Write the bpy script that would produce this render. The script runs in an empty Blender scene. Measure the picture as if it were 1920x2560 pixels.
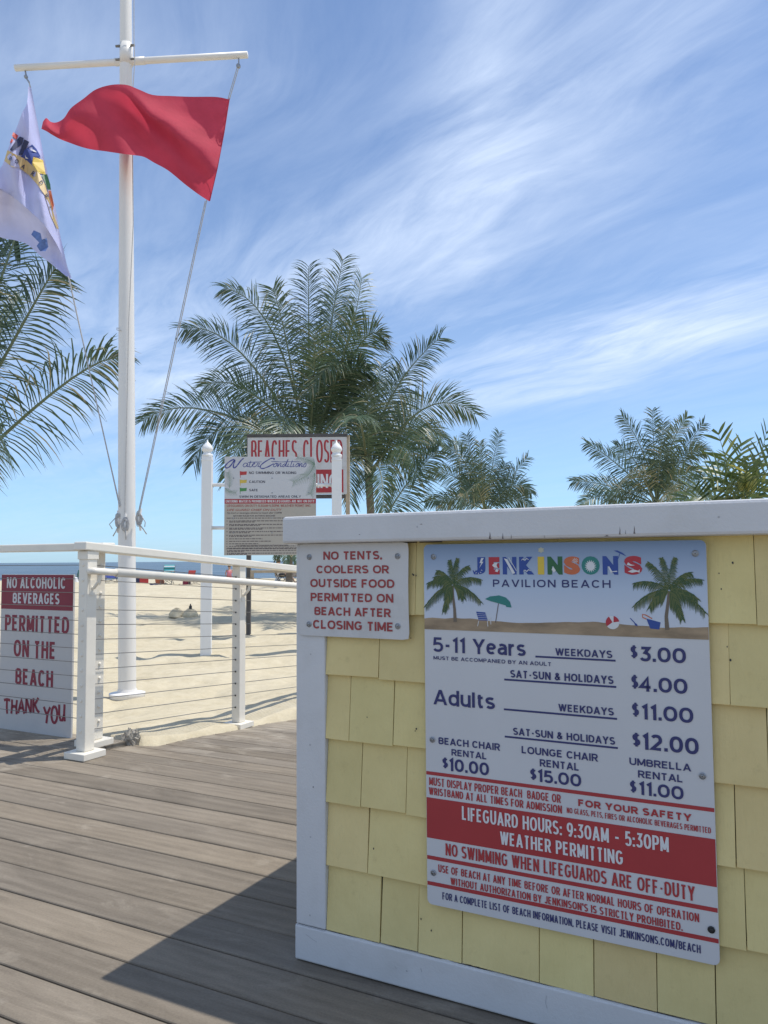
import bpy, math, random
from mathutils import Vector, Matrix, noise
S = bpy.context.scene
rad = math.radians
# ------------------------------------------------------------------ camera
F, PITCH, ROLL, PSI, CAMZ = 1929.6, 0.0623, -0.00724, 0.47603, 0.97
fwd = Vector((0, math.cos(PITCH), math.sin(PITCH))); rt0 = Vector((1, 0, 0)); up0 = rt0.cross(fwd)
RT = math.cos(ROLL)*rt0 + math.sin(ROLL)*up0
UP = -math.sin(ROLL)*rt0 + math.cos(ROLL)*up0
cam = bpy.data.cameras.new('camera'); camo = bpy.data.objects.new('camera', cam); S.collection.objects.link(camo)
camo.matrix_world = Matrix(((RT.x, UP.x, -fwd.x, 0), (RT.y, UP.y, -fwd.y, 0), (RT.z, UP.z, -fwd.z, CAMZ), (0, 0, 0, 1)))
cam.sensor_fit = 'VERTICAL'; cam.sensor_height = 24; cam.lens = 24*F/2560
cam.clip_start = .05; cam.clip_end = 20000
S.camera = camo
# ------------------------------------------------------------------ light
SUN_EL, SUN_AZ = rad(68.6), rad(81.7)
S.view_settings.view_transform = 'Standard'; S.view_settings.look = 'None'
S.view_settings.exposure = 0.15; S.view_settings.gamma = 1
sd = Vector((math.sin(SUN_AZ)*math.cos(SUN_EL), math.cos(SUN_AZ)*math.cos(SUN_EL), math.sin(SUN_EL)))
sun = bpy.data.lights.new('sun', 'SUN'); sun.energy = 3.6; sun.angle = rad(.55); sun.color = (1, .95, .87)
so = bpy.data.objects.new('sun', sun); S.collection.objects.link(so)
so.rotation_euler = (-sd).to_track_quat('-Z', 'Y').to_euler(); so.location = (5, -3, 12)
world = bpy.data.worlds.new('World'); S.world = world; world.use_nodes = True
wt = world.node_tree; wt.nodes.clear()
class NT:
    def __init__(s, t): s.t = t
    def n(s, typ, **k):
        o = s.t.nodes.new(typ)
        for a, v in k.items():
            if a == 'ins':
                for i, val in v.items():
                    if isinstance(val, bpy.types.NodeSocket): s.t.links.new(val, o.inputs[i])
                    else: o.inputs[i].default_value = val
            else: setattr(o, a, v)
        return o
    def m(s, op, a, b=0.0, c=0.0, clamp=False):
        o = s.n('ShaderNodeMath', operation=op, ins={0: a, 1: b, 2: c}); o.use_clamp = clamp
        return o.outputs[0]
    def mix(s, f, a, b):
        o = s.n('ShaderNodeMix', data_type='RGBA', ins={0: f, 6: a, 7: b}); return o.outputs[2]
    def ramp(s, f, stops):
        o = s.n('ShaderNodeValToRGB', ins={0: f}); r = o.color_ramp
        while len(r.elements) < len(stops): r.elements.new(.5)
        for e, (p, c) in zip(r.elements, stops):
            e.position = p; e.color = c if len(c) == 4 else (*c, 1)
        return o.outputs[0]
    def noise(s, vec, scale, detail=4, rough=.55, dist=0.0):
        o = s.n('ShaderNodeTexNoise', ins={'Scale': scale, 'Detail': detail, 'Roughness': rough, 'Distortion': dist})
        if vec is not None: s.t.links.new(vec, o.inputs['Vector'])
        return o.outputs['Fac']
    def mapv(s, vec, sc=(1, 1, 1), rot=(0, 0, 0), loc=(0, 0, 0)):
        return s.n('ShaderNodeMapping', ins={0: vec, 1: loc, 2: rot, 3: sc}).outputs[0]
W = NT(wt)
sky = W.n('ShaderNodeTexSky', sky_type='NISHITA'); sky.sun_disc = False
sky.sun_elevation = SUN_EL; sky.sun_rotation = SUN_AZ; sky.air_density = 1.0; sky.dust_density = .25; sky.ozone_density = 2.2
tc = W.n('ShaderNodeTexCoord'); sp = W.n('ShaderNodeSeparateXYZ', ins={0: tc.outputs['Generated']})
X, Y, Z = sp.outputs
zz = W.m('ADD', W.m('MAXIMUM', Z, 0.0), .06)
plane = W.n('ShaderNodeCombineXYZ', ins={0: W.m('DIVIDE', X, zz), 1: W.m('DIVIDE', Y, zz), 2: 0.0}).outputs[0]
az = W.m('MULTIPLY', W.m('ARCTAN2', X, Y), 57.2958); el = W.m('MULTIPLY', W.m('ARCSINE', Z), 57.2958)
warpn = W.n('ShaderNodeTexNoise', ins={'Vector': plane, 'Scale': .8, 'Detail': 2.5})
warp = W.n('ShaderNodeVectorMath', operation='MULTIPLY_ADD', ins={0: warpn.outputs['Color'], 1: (.62, .62, 0), 2: plane}).outputs[0]
turn = lambda a: W.mapv(warp, (1, 1, 1), (0, 0, rad(a)))
st1 = W.noise(W.mapv(turn(46), (.45, 1.9, 1)), 1.5, 8, .58, .25)      # long cirrus streaks
st2 = W.noise(W.mapv(turn(60), (1.0, 4.2, 1), (0, 0, 0), (3, 7, 0)), 2.2, 10, .66, .35)
bil = W.noise(W.mapv(turn(35), (.9, 1.4, 1), (0, 0, 0), (9, 2, 0)), 1.1, 8, .60)
def blob(a0, e0, sa, se, tilt, k):      # soft patch of cloud centred on a compass bearing and height
    da = W.m('SUBTRACT', az, a0); de = W.m('SUBTRACT', W.m('SUBTRACT', el, e0), W.m('MULTIPLY', da, tilt))
    r = W.m('ADD', W.m('POWER', W.m('DIVIDE', W.m('ABSOLUTE', da), sa), 2.0), W.m('POWER', W.m('DIVIDE', W.m('ABSOLUTE', de), se), 2.0))
    return W.m('MULTIPLY', W.m('POWER', 2.71828, W.m('MULTIPLY', r, -1.0)), k)
dens = 0.10
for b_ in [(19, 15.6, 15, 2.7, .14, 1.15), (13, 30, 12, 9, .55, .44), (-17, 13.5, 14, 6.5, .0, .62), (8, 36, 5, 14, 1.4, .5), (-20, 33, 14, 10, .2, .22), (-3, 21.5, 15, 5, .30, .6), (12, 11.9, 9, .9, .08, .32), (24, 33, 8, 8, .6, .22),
           (-12, 32, 11, 2.5, .1, .22), (85, 30, 42, 26, .0, .8), (-85, 30, 42, 26, .0, .8), (150, 35, 50, 30, 0, 1.15), (-150, 35, 50, 30, 0, 1.15)]:  # widest patches: unseen clouds added beside and behind the camera for fill light
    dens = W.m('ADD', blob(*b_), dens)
streak = W.m('ADD', W.m('ADD', W.m('MULTIPLY', st1, .50), W.m('MULTIPLY', st2, .34)), W.m('MULTIPLY', bil, .36))
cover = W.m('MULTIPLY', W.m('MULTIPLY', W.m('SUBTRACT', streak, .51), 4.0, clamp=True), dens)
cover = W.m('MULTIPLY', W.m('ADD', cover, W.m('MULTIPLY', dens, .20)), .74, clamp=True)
hsv = W.n('ShaderNodeHueSaturation', ins={'Saturation': .86, 'Value': 1.0, 'Color': sky.outputs[0]})
tint = W.n('ShaderNodeMix', data_type='RGBA', blend_type='MULTIPLY', ins={0: 1.0, 6: hsv.outputs[0], 7: (.84, 1.0, 1.19, 1)}).outputs[2]
low = W.m('POWER', W.m('SUBTRACT', 1.0, W.m('DIVIDE', W.m('MAXIMUM', el, 0.0), 13.0), clamp=True), 1.5)
tint = W.n('ShaderNodeMix', data_type='RGBA', blend_type='MULTIPLY', ins={0: low, 6: tint, 7: (.66, .86, 1.12, 1)}).outputs[2]
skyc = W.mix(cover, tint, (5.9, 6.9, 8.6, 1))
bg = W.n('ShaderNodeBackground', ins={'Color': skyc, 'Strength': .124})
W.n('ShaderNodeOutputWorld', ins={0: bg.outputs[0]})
# ------------------------------------------------------------------ frames and helpers
O = Vector((-.221, 1.941, 0))
DU = Vector((math.cos(PSI), -math.sin(PSI), 0)); DV = Vector((math.sin(PSI), math.cos(PSI), 0))
def deck(u, v, z=0.0): return O + DU*u + DV*v + Vector((0, 0, z))
def ray(px, py): return RT*((px-960)/F) - UP*((py-1280)/F) + fwd
def at(px, py, y):
    r = ray(px, py); return Vector((0, 0, CAMZ)) + r*(y/r.y)
C = S.collection
def tag(o, label=None, cat=None, group=None, kind=None):
    if label: o['label'] = label
    if cat: o['category'] = cat
    if group: o['group'] = group
    if kind: o['kind'] = kind
    return o
def thing(name, label, cat, loc=(0, 0, 0), rz=0.0, group=None):
    o = bpy.data.objects.new(name, None); C.objects.link(o); o.empty_display_size = .1
    o.location = loc; o.rotation_euler = (0, 0, rz)
    return tag(o, label, cat, group)
def deckthing(name, label, cat, u, v, z=0.0, group=None): return thing(name, label, cat, deck(u, v, z), -PSI, group)
class MB:
    def __init__(s): s.v = []; s.f = []; s.t = None
    def add(s, vs, fs):
        n = len(s.v); s.v += [tuple(p) for p in vs]; s.f += [tuple(i+n for i in f) for f in fs]; return s
    def box(s, x0, x1, y0, y1, z0, z1):
        return s.add([(x0, y0, z0), (x1, y0, z0), (x1, y1, z0), (x0, y1, z0), (x0, y0, z1), (x1, y0, z1), (x1, y1, z1), (x0, y1, z1)],
                     [(0, 3, 2, 1), (4, 5, 6, 7), (0, 1, 5, 4), (1, 2, 6, 5), (2, 3, 7, 6), (3, 0, 4, 7)])
    def bar(s, a, b, w, h, upv=(0, 0, 1)):          # rectangular beam from a to b
        a = Vector(a); b = Vector(b); t = (b-a).normalized(); x = t.cross(Vector(upv)).normalized(); y = x.cross(t)
        P = [p + x*i*w/2 + y*j*h/2 for p in (a, b) for i, j in ((-1, -1), (1, -1), (1, 1), (-1, 1))]
        return s.add(P, [(0, 1, 2, 3), (7, 6, 5, 4), (0, 4, 5, 1), (1, 5, 6, 2), (2, 6, 7, 3), (3, 7, 4, 0)])
    def tube(s, pts, r, n=10, caps=True):
        pts = [Vector(p) for p in pts]; m = len(pts); rs = r if isinstance(r, (list, tuple)) else [r]*m
        vs = []; x = None
        for i, p in enumerate(pts):
            t = (pts[min(i+1, m-1)] - pts[max(i-1, 0)]).normalized()
            if x is None: x = t.cross(Vector((0, 0, 1)) if abs(t.z) < .9 else Vector((1, 0, 0))).normalized()
            x = (x - t*x.dot(t)).normalized(); y = t.cross(x)
            vs += [p + (x*math.cos(6.28319*k/n) + y*math.sin(6.28319*k/n))*rs[i] for k in range(n)]
        fs = [(i*n+k, i*n+(k+1) % n, (i+1)*n+(k+1) % n, (i+1)*n+k) for i in range(m-1) for k in range(n)]
        if caps: fs += [tuple(range(n-1, -1, -1)), tuple((m-1)*n+k for k in range(n))]
        return s.add(vs, fs)
    def lathe(s, prof, c=(0, 0, 0), n=20, axis='z'):
        vs = []; c = Vector(c)
        for r, h in prof:
            for k in range(n):
                a = 6.28319*k/n; p = (r*math.cos(a), r*math.sin(a), h)
                if axis == 'y': p = (r*math.cos(a), h, r*math.sin(a))
                if axis == 'x': p = (h, r*math.cos(a), r*math.sin(a))
                vs.append(c + Vector(p))
        m = len(prof)
        fs = [(i*n+k, i*n+(k+1) % n, (i+1)*n+(k+1) % n, (i+1)*n+k) for i in range(m-1) for k in range(n)]
        fs += [tuple(range(n-1, -1, -1)), tuple((m-1)*n+k for k in range(n))]
        return s.add(vs, fs)
    def poly(s, pts, y):                            # flat printed shape in the x-z plane
        return s.add([(p[0], y, p[1]) for p in pts], [tuple(range(len(pts)))])
    def rect(s, x0, x1, z0, z1, y): return s.poly([(x0, z0), (x1, z0), (x1, z1), (x0, z1)], y)
    def ribbon(s, pts, w, y, taper=False):
        n = len(pts); L = []; R = []
        for i, p in enumerate(pts):
            a = pts[max(i-1, 0)]; b = pts[min(i+1, n-1)]; dx, dz = b[0]-a[0], b[1]-a[1]; l = math.hypot(dx, dz) or 1
            ww = (w[i] if isinstance(w, (list, tuple)) else w)/2*(1-.9*i/(n-1) if taper else 1)
            L.append((p[0]-dz/l*ww, y, p[1]+dx/l*ww)); R.append((p[0]+dz/l*ww, y, p[1]-dx/l*ww))
        return s.add(L+R, [(i+n, i+n+1, i+1, i) for i in range(n-1)])
    def prism(s, pts, y0, y1):                      # x-z outline extruded along y
        n = len(pts); vs = [(p[0], y0, p[1]) for p in pts] + [(p[0], y1, p[1]) for p in pts]
        return s.add(vs, [tuple(range(n)), tuple(range(2*n-1, n-1, -1))] + [(i, i+n, (i+1) % n+n, (i+1) % n) for i in range(n)])
    def build(s, name, mat, parent=None, smooth=False, bevel=0.0, label=None, sub=0, solid=0.0):
        me = bpy.data.meshes.new(name); me.from_pydata(s.v, [], s.f); me.update()
        if s.t is not None:
            at_ = me.attributes.new('tint', 'FLOAT', 'POINT'); at_.data.foreach_set('value', s.t)
        o = bpy.data.objects.new(name, me); C.objects.link(o); me.materials.append(mat)
        if smooth: me.polygons.foreach_set('use_smooth', [True]*len(me.polygons))
        if parent: o.parent = parent
        if bevel:
            b = o.modifiers.new('bevel', 'BEVEL'); b.width = bevel; b.segments = 2; b.limit_method = 'ANGLE'
        if sub: m = o.modifiers.new('sub', 'SUBSURF'); m.levels = m.render_levels = sub
        if solid: m = o.modifiers.new('solid', 'SOLIDIFY'); m.thickness = solid
        if label: o['label'] = label
        return o
def copy_tree(root, loc=None, rz=None, label=None):
    r = root.copy(); C.objects.link(r)
    if loc is not None: r.location = loc
    if rz is not None: r.rotation_euler = (0, 0, rz)
    if label: r['label'] = label
    for ch in list(root.children):
        c = ch.copy(); C.objects.link(c); c.parent = r
        for g in list(ch.children):
            e = g.copy(); C.objects.link(e); e.parent = c
    return r
# ------------------------------------------------------------------ materials
def mat(name, col, rough=.6, var=.08, scale=8, bump=0.0, bscale=40, spec=.4, metal=0.0, dirt=None, dscale=3.0, damt=.35, stretch=(1, 1, 1)):
    m = bpy.data.materials.new(name); m.use_nodes = True; N = NT(m.node_tree); B = m.node_tree.nodes['Principled BSDF']
    co = N.mapv(N.n('ShaderNodeTexCoord').outputs['Object'], stretch)
    n1 = N.noise(co, scale, 6)
    lo = tuple(c*(1-var) for c in col); hi = tuple(min(1, c*(1+var)) for c in col)
    c = N.ramp(n1, [(.3, lo), (.7, hi)])
    if dirt:
        k = N.m('MULTIPLY', N.m('SUBTRACT', N.noise(co, dscale, 8, .65), .5), 4.0, clamp=True)
        c = N.mix(N.m('MULTIPLY', k, damt), c, (*dirt, 1))
    N.t.links.new(c, B.inputs['Base Color'])
    B.inputs['Roughness'].default_value = rough; B.inputs['Specular IOR Level'].default_value = spec; B.inputs['Metallic'].default_value = metal
    if bump:
        bn = N.n('ShaderNodeBump', ins={'Strength': bump, 'Distance': .004, 'Height': N.noise(co, bscale, 5, .6)})
        N.t.links.new(bn.outputs[0], B.inputs['Normal'])
    return m
M = {}
M['white_trim'] = mat('white_trim_paint', (.575, .575, .58), .5, .03, 5, .22, 160, dirt=(.40, .39, .37), dscale=6, damt=.35)
def mat_shingle():
    m = bpy.data.materials.new('yellow_shingle_paint'); m.use_nodes = True; N = NT(m.node_tree); B = m.node_tree.nodes['Principled BSDF']
    co = N.n('ShaderNodeTexCoord').outputs['Object']; isl = N.n('ShaderNodeNewGeometry').outputs['Random Per Island']
    off = N.n('ShaderNodeCombineXYZ', ins={0: N.m('MULTIPLY', isl, 31.0), 1: 0.0, 2: N.m('MULTIPLY', isl, 17.0)}).outputs[0]
    v = N.n('ShaderNodeVectorMath', operation='ADD', ins={0: co, 1: off}).outputs[0]
    grain = N.noise(N.mapv(v, (46, 46, 2.2)), 3, 6, .62, .6); soft = N.noise(v, 6, 6, .6); spot = N.noise(v, 38, 8, .7)
    c = N.ramp(soft, [(.3, (.625, .505, .225)), (.7, (.715, .59, .275))])
    c = N.n('ShaderNodeHueSaturation', ins={'Hue': N.m('ADD', .494, N.m('MULTIPLY', isl, .012)), 'Value': N.m('ADD', .92, N.m('MULTIPLY', N.m('FRACT', N.m('MULTIPLY', isl, 5.7)), .14)), 'Color': c}).outputs[0]
    c = N.mix(N.m('MULTIPLY', N.m('MULTIPLY', N.m('SUBTRACT', spot, .58), 5.0, clamp=True), .35), c, (.40, .31, .14, 1))
    c = N.mix(N.m('MULTIPLY', N.m('MULTIPLY', N.m('SUBTRACT', grain, .6), 4.0, clamp=True), .25), c, (.46, .36, .15, 1))
    N.t.links.new(c, B.inputs['Base Color']); B.inputs['Roughness'].default_value = .6; B.inputs['Specular IOR Level'].default_value = .35
    h = N.m('ADD', N.m('MULTIPLY', grain, .7), N.m('MULTIPLY', N.noise(v, 70, 4, .6), .45))
    N.t.links.new(N.n('ShaderNodeBump', ins={'Strength': .55, 'Distance': .0035, 'Height': h}).outputs[0], B.inputs['Normal'])
    return m
M['yellow'] = mat_shingle()
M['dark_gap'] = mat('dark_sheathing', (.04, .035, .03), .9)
M['rail_white'] = mat('ivory_powder_coat', (.78, .73, .63), .42, .03, 6, .15, 30, dirt=(.50, .46, .40), dscale=7, damt=.25)
M['pole_white'] = mat('white_pole_paint', (.74, .715, .675), .38, .03, 4, .1, 20, dirt=(.55, .53, .50), dscale=6, damt=.2, stretch=(1, 1, .2))
M['vinyl'] = mat('white_vinyl', (.76, .76, .75), .35, .02, 5)
M['steel'] = mat('stainless_steel', (.20, .19, .175), .45, .1, 20, metal=.5)
M['screw'] = mat('galvanised_screw', (.30, .31, .33), .4, .15, 60, metal=.7)
M['black'] = mat('black_metal', (.03, .03, .03), .5)
M['panel'] = mat('white_sign_panel', (.54, .545, .56), .4, .03, 4, dirt=(.5, .5, .5), dscale=6, damt=.2)
M['panel_old'] = mat('weathered_white_panel', (.54, .535, .53), .5, .04, 6, .3, 30, dirt=(.38, .36, .33), dscale=8, damt=.45)
M['navy'] = mat('navy_print', (.030, .035, .13), .45, .03)
M['red'] = mat('red_print', (.36, .035, .04), .45, .05)
M['red_faded'] = mat('faded_red_print', (.30, .045, .045), .55, .10, 30)
M['maroon'] = mat('maroon_print', (.22, .022, .045), .5, .05)
M['print_white'] = mat('white_print', (.62, .63, .64), .45, .02)
M['rope'] = mat('white_rope', (.44, .43, .42), .8, .15, 60)
M['wood_grey'] = mat('grey_weathered_timber', (.20, .17, .14), .8, .25, 9, .6, 40, stretch=(1, 1, .15))
M['wood_dark'] = mat('dark_timber', (.085, .08, .078), .8, .2, 9, .4, 40)
M['wood_tan'] = mat('tan_timber', (.42, .34, .24), .75, .18, 9, .4, 40)
M['trunk'] = mat('palm_trunk_bark', (.17, .14, .11), .9, .3, 6, 1.0, 14, stretch=(1, 1, 3))
for n_, c_ in dict(p_blue=(.03, .07, .28), p_green=(.03, .12, .05), p_yellow=(.62, .45, .06), p_orange=(.52, .14, .06), p_teal=(.03, .19, .17), p_redl=(.40, .035, .05), p_sand=(.33, .24, .14),
                   p_leaf=(.045, .085, .03), p_leaf2=(.11, .13, .045), p_trunk=(.15, .12, .09), p_sky=(.30, .40, .56), p_skyhi=(.18, .25, .40), tan_print=(.58, .44, .22),
                   f_green=(.07, .24, .08), f_yellow=(.58, .42, .08), f_red=(.42, .05, .05), g_frond=(.09, .20, .10), g_frond2=(.22, .31, .24), lilac=(.07, .08, .27), ink=(.045, .045, .07), ink2=(.13, .11, .11), inkred=(.30, .06, .05),
                   cloth_blue=(.04, .07, .28), cloth_green=(.03, .14, .13), cloth_turq=(.10, .48, .50), cloth_red=(.50, .06, .05), cloth_navy=(.03, .04, .10), cool_red=(.46, .05, .05), plastic_white=(.75, .75, .75),
                   pink=(.62, .20, .24), skin=(.42, .25, .17), hair=(.07, .045, .03), olive=(.35, .30, .08)).items():
    M[n_] = mat(n_, c_, .55, .05, 20)
# sign picture sky: a printed photograph of a pale sky, darker along its top edge
def mat_printsky():
    m = bpy.data.materials.new('printed_sky'); m.use_nodes = True; N = NT(m.node_tree); B = m.node_tree.nodes['Principled BSDF']
    z = N.n('ShaderNodeSeparateXYZ', ins={0: N.n('ShaderNodeTexCoord').outputs['Generated']}).outputs[2]
    N.t.links.new(N.ramp(z, [(0, (.57, .60, .66)), (.5, (.42, .50, .62)), (1, (.16, .24, .38))]), B.inputs['Base Color']); B.inputs['Roughness'].default_value = .4
    return m
M['printsky'] = mat_printsky()
M['p_sandband'] = mat('printed_sand', (.30, .22, .14), .45, .35, 14, stretch=(1, 1, 3))
def mat_wood():
    m = bpy.data.materials.new('weathered_decking'); m.use_nodes = True; N = NT(m.node_tree); B = m.node_tree.nodes['Principled BSDF']
    co = N.n('ShaderNodeTexCoord').outputs['Object']; isl = N.n('ShaderNodeNewGeometry').outputs['Random Per Island']
    off = N.n('ShaderNodeCombineXYZ', ins={0: N.m('MULTIPLY', isl, 37.0), 1: N.m('MULTIPLY', isl, 11.0), 2: N.m('MULTIPLY', isl, 5.0)}).outputs[0]
    v = N.n('ShaderNodeVectorMath', operation='ADD', ins={0: co, 1: off}).outputs[0]
    big = N.noise(N.mapv(v, (1.1, 5, 1)), 2.0, 8, .62, 1.4)
    ring = N.n('ShaderNodeTexWave', wave_type='BANDS', bands_direction='Y', ins={'Vector': N.mapv(v, (.30, 2.4, 1)), 'Scale': 3.2, 'Distortion': 9.0, 'Detail': 4.0, 'Detail Scale': .8}).outputs['Fac']
    fine = N.noise(N.mapv(v, (2.2, 70, 1)), 3, 6, .7)
    spk = N.noise(N.mapv(v, (1, 1, 1)), 190, 3, .6)
    f = N.m('ADD', N.m('ADD', N.m('MULTIPLY', big, .46), N.m('MULTIPLY', ring, .06)), N.m('ADD', N.m('MULTIPLY', fine, .20), N.m('MULTIPLY', spk, .22)))
    c = N.ramp(f, [(.30, (.135, .111, .083)), (.52, (.228, .19, .143)), (.75, (.325, .276, .212))])
    bri = N.n('ShaderNodeHueSaturation', ins={'Saturation': N.m('ADD', .92, N.m('MULTIPLY', isl, .12)), 'Value': N.m('ADD', .85, N.m('MULTIPLY', N.m('FRACT', N.m('MULTIPLY', isl, 7.3)), .27)), 'Color': c}).outputs[0]
    # wind-blown sand dusting, thicker towards the beach edge
    s = N.n('ShaderNodeSeparateXYZ', ins={0: co}); U, V = s.outputs[0], s.outputs[1]
    edge = N.m('ADD', N.m('MULTIPLY', N.m('SUBTRACT', V, 1.0), .22), N.m('MULTIPLY', N.m('SUBTRACT', -1.6, U), .30))
    edge = N.m('ADD', N.m('MAXIMUM', edge, 0.0), .02)
    dn = N.noise(N.mapv(co, (1.2, 2.2, 1)), 3.2, 8, .66, .6)
    dust = N.m('MULTIPLY', N.m('ADD', N.m('SUBTRACT', dn, .60), N.m('MULTIPLY', edge, .55)), 3.2, clamp=True)
    blot = N.m('MULTIPLY', N.m('SUBTRACT', N.noise(co, 5.5, 9, .7), .61), 5.0, clamp=True)
    c2 = N.mix(N.m('MULTIPLY', dust, .6), bri, (.50, .44, .35, 1)); c2 = N.mix(N.m('MULTIPLY', blot, .28), c2, (.45, .41, .36, 1))
    N.t.links.new(c2, B.inputs['Base Color']); B.inputs['Roughness'].default_value = .78; B.inputs['Specular IOR Level'].default_value = .25
    h = N.m('ADD', N.m('MULTIPLY', fine, .6), N.m('MULTIPLY', ring, .08))
    N.t.links.new(N.n('ShaderNodeBump', ins={'Strength': .55, 'Distance': .0025, 'Height': h}).outputs[0], B.inputs['Normal'])
    return m
M['deck'] = mat_wood()
def mat_sand():
    m = bpy.data.materials.new('beach_sand'); m.use_nodes = True; N = NT(m.node_tree); B = m.node_tree.nodes['Principled BSDF']
    co = N.n('ShaderNodeTexCoord').outputs['Object']
    a = N.noise(co, .7, 6, .6); b = N.noise(co, 9, 6, .65); g = N.noise(co, 420, 2, .5)
    f = N.m('ADD', N.m('ADD', N.m('MULTIPLY', a, .35), N.m('MULTIPLY', b, .4)), N.m('MULTIPLY', g, .25))
    c = N.ramp(f, [(.32, (.42, .36, .24)), (.5, (.555, .485, .345)), (.7, (.65, .585, .44))])
    N.t.links.new(c, B.inputs['Base Color']); B.inputs['Roughness'].default_value = .95; B.inputs['Specular IOR Level'].default_value = .1
    h = N.m('ADD', N.m('MULTIPLY', N.noise(co, 6, 6, .6), 1.0), N.m('MULTIPLY', g, .05))
    N.t.links.new(N.n('ShaderNodeBump', ins={'Strength': .55, 'Distance': .05, 'Height': h}).outputs[0], B.inputs['Normal'])
    return m
M['sand'] = mat_sand()
def mat_sea():
    m = bpy.data.materials.new('sea_water'); m.use_nodes = True; N = NT(m.node_tree); B = m.node_tree.nodes['Principled BSDF']
    co = N.n('ShaderNodeTexCoord').outputs['Object']
    w = N.noise(N.mapv(co, (.012, .05, 1)), 3, 8, .65)
    c = N.ramp(w, [(.35, (.075, .125, .175)), (.55, (.12, .18, .235)), (.68, (.19, .25, .30)), (.76, (.40, .44, .47))])
    N.t.links.new(c, B.inputs['Base Color']); B.inputs['Roughness'].default_value = .55; B.inputs['Specular IOR Level'].default_value = .3
    N.t.links.new(N.n('ShaderNodeBump', ins={'Strength': .8, 'Distance': .5, 'Height': N.noise(N.mapv(co, (.15, .5, 1)), 2, 8, .7)}).outputs[0], B.inputs['Normal'])
    return m
M['sea'] = mat_sea()
def mat_leaf(name, dark, mid, dry, gloss=.42):
    m = bpy.data.materials.new(name); m.use_nodes = True; N = NT(m.node_tree); B = m.node_tree.nodes['Principled BSDF']
    t = N.n('ShaderNodeAttribute', attribute_name='tint').outputs['Fac']
    c = N.ramp(t, [(0, dark), (.55, mid), (.78, tuple(.55*a+.45*b for a, b in zip(mid, dry))), (1, dry)])
    N.t.links.new(c, B.inputs['Base Color']); B.inputs['Roughness'].default_value = gloss; B.inputs['Specular IOR Level'].default_value = .5
    tr = N.n('ShaderNodeBsdfTranslucent', ins={'Color': c}); mx = N.n('ShaderNodeMixShader', ins={0: .20, 1: B.outputs[0], 2: tr.outputs[0]})
    N.t.links.new(mx.outputs[0], m.node_tree.nodes['Material Output'].inputs[0])
    return m
M['leaf'] = mat_leaf('palm_leaf', (.050, .085, .052), (.105, .158, .085), (.40, .34, .20))
M['leaf_broad'] = mat_leaf('broad_palm_leaf', (.050, .085, .030), (.11, .16, .045), (.42, .40, .10))
def mat_cloth(name, col, trans=.35, var=.05):
    m = bpy.data.materials.new(name); m.use_nodes = True; N = NT(m.node_tree); B = m.node_tree.nodes['Principled BSDF']
    co = N.n('ShaderNodeTexCoord').outputs['Object']; n1 = N.noise(co, 6, 5)
    c = N.ramp(n1, [(.3, tuple(k*(1-var) for k in col)), (.7, tuple(min(1, k*(1+var)) for k in col))])
    N.t.links.new(c, B.inputs['Base Color']); B.inputs['Roughness'].default_value = .75; B.inputs['Specular IOR Level'].default_value = .25
    N.t.links.new(N.n('ShaderNodeBump', ins={'Strength': .25, 'Distance': .01, 'Height': N.noise(co, 22, 4)}).outputs[0], B.inputs['Normal'])
    tr = N.n('ShaderNodeBsdfTranslucent', ins={'Color': c}); mx = N.n('ShaderNodeMixShader', ins={0: trans, 1: B.outputs[0], 2: tr.outputs[0]})
    N.t.links.new(mx.outputs[0], m.node_tree.nodes['Material Output'].inputs[0])
    return m
M['p_seal'] = mat('faded_blue_print', (.10, .17, .40), .6, .2, 30)
M['flag_red'] = mat_cloth('red_nylon', (.56, .06, .10), .42, .08)
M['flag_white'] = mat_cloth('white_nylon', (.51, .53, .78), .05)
# ------------------------------------------------------------------ lettering
_gl = {}
def glyphs(s, off, shear):
    key = (s, off, shear)
    if key in _gl: return _gl[key]
    cu = bpy.data.curves.new('t', 'FONT'); cu.body = s; cu.size = 1; cu.offset = off; cu.shear = shear; cu.resolution_u = 4
    o = bpy.data.objects.new('t', cu); C.objects.link(o)
    dg = bpy.context.evaluated_depsgraph_get(); me = o.evaluated_get(dg).to_mesh()
    r = ([(v.co.x, v.co.y) for v in me.vertices], [tuple(p.vertices) for p in me.polygons])
    o.evaluated_get(dg).to_mesh_clear(); bpy.data.objects.remove(o); bpy.data.curves.remove(cu)
    _gl[key] = r; return r
def text(mb, s, x0, x1, z0, z1, y, bold=.02, shear=0.0, bbox=False, warp=None):
    vs, fs = glyphs(s, bold, shear)
    xs = [p[0] for p in vs]; a, b = min(xs), max(xs)
    ref = vs if bbox else glyphs('H', bold, 0.0)[0]
    zs = [p[1] for p in ref]; c, d = min(zs), max(zs)
    out = []
    for p in vs:
        q = (x0+(p[0]-a)/(b-a)*(x1-x0), z0+(p[1]-c)/(d-c)*(z1-z0))
        if warp: q = warp(*q)
        out.append((q[0], y, q[1]))
    mb.add(out, fs)
def textmesh(name, items, m, parent, y, dx=0.0, dz=0.0, bold=.02, label=None, **k):
    mb = MB()
    for it in items: text(mb, it[0], it[1]+dx, it[2]+dx, it[3]+dz, it[4]+dz, y, it[5] if len(it) > 5 and not isinstance(it[5], str) else bold, bbox=it[0] == '$', **k)
    return mb.build(name, m, parent, label=label)
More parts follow.
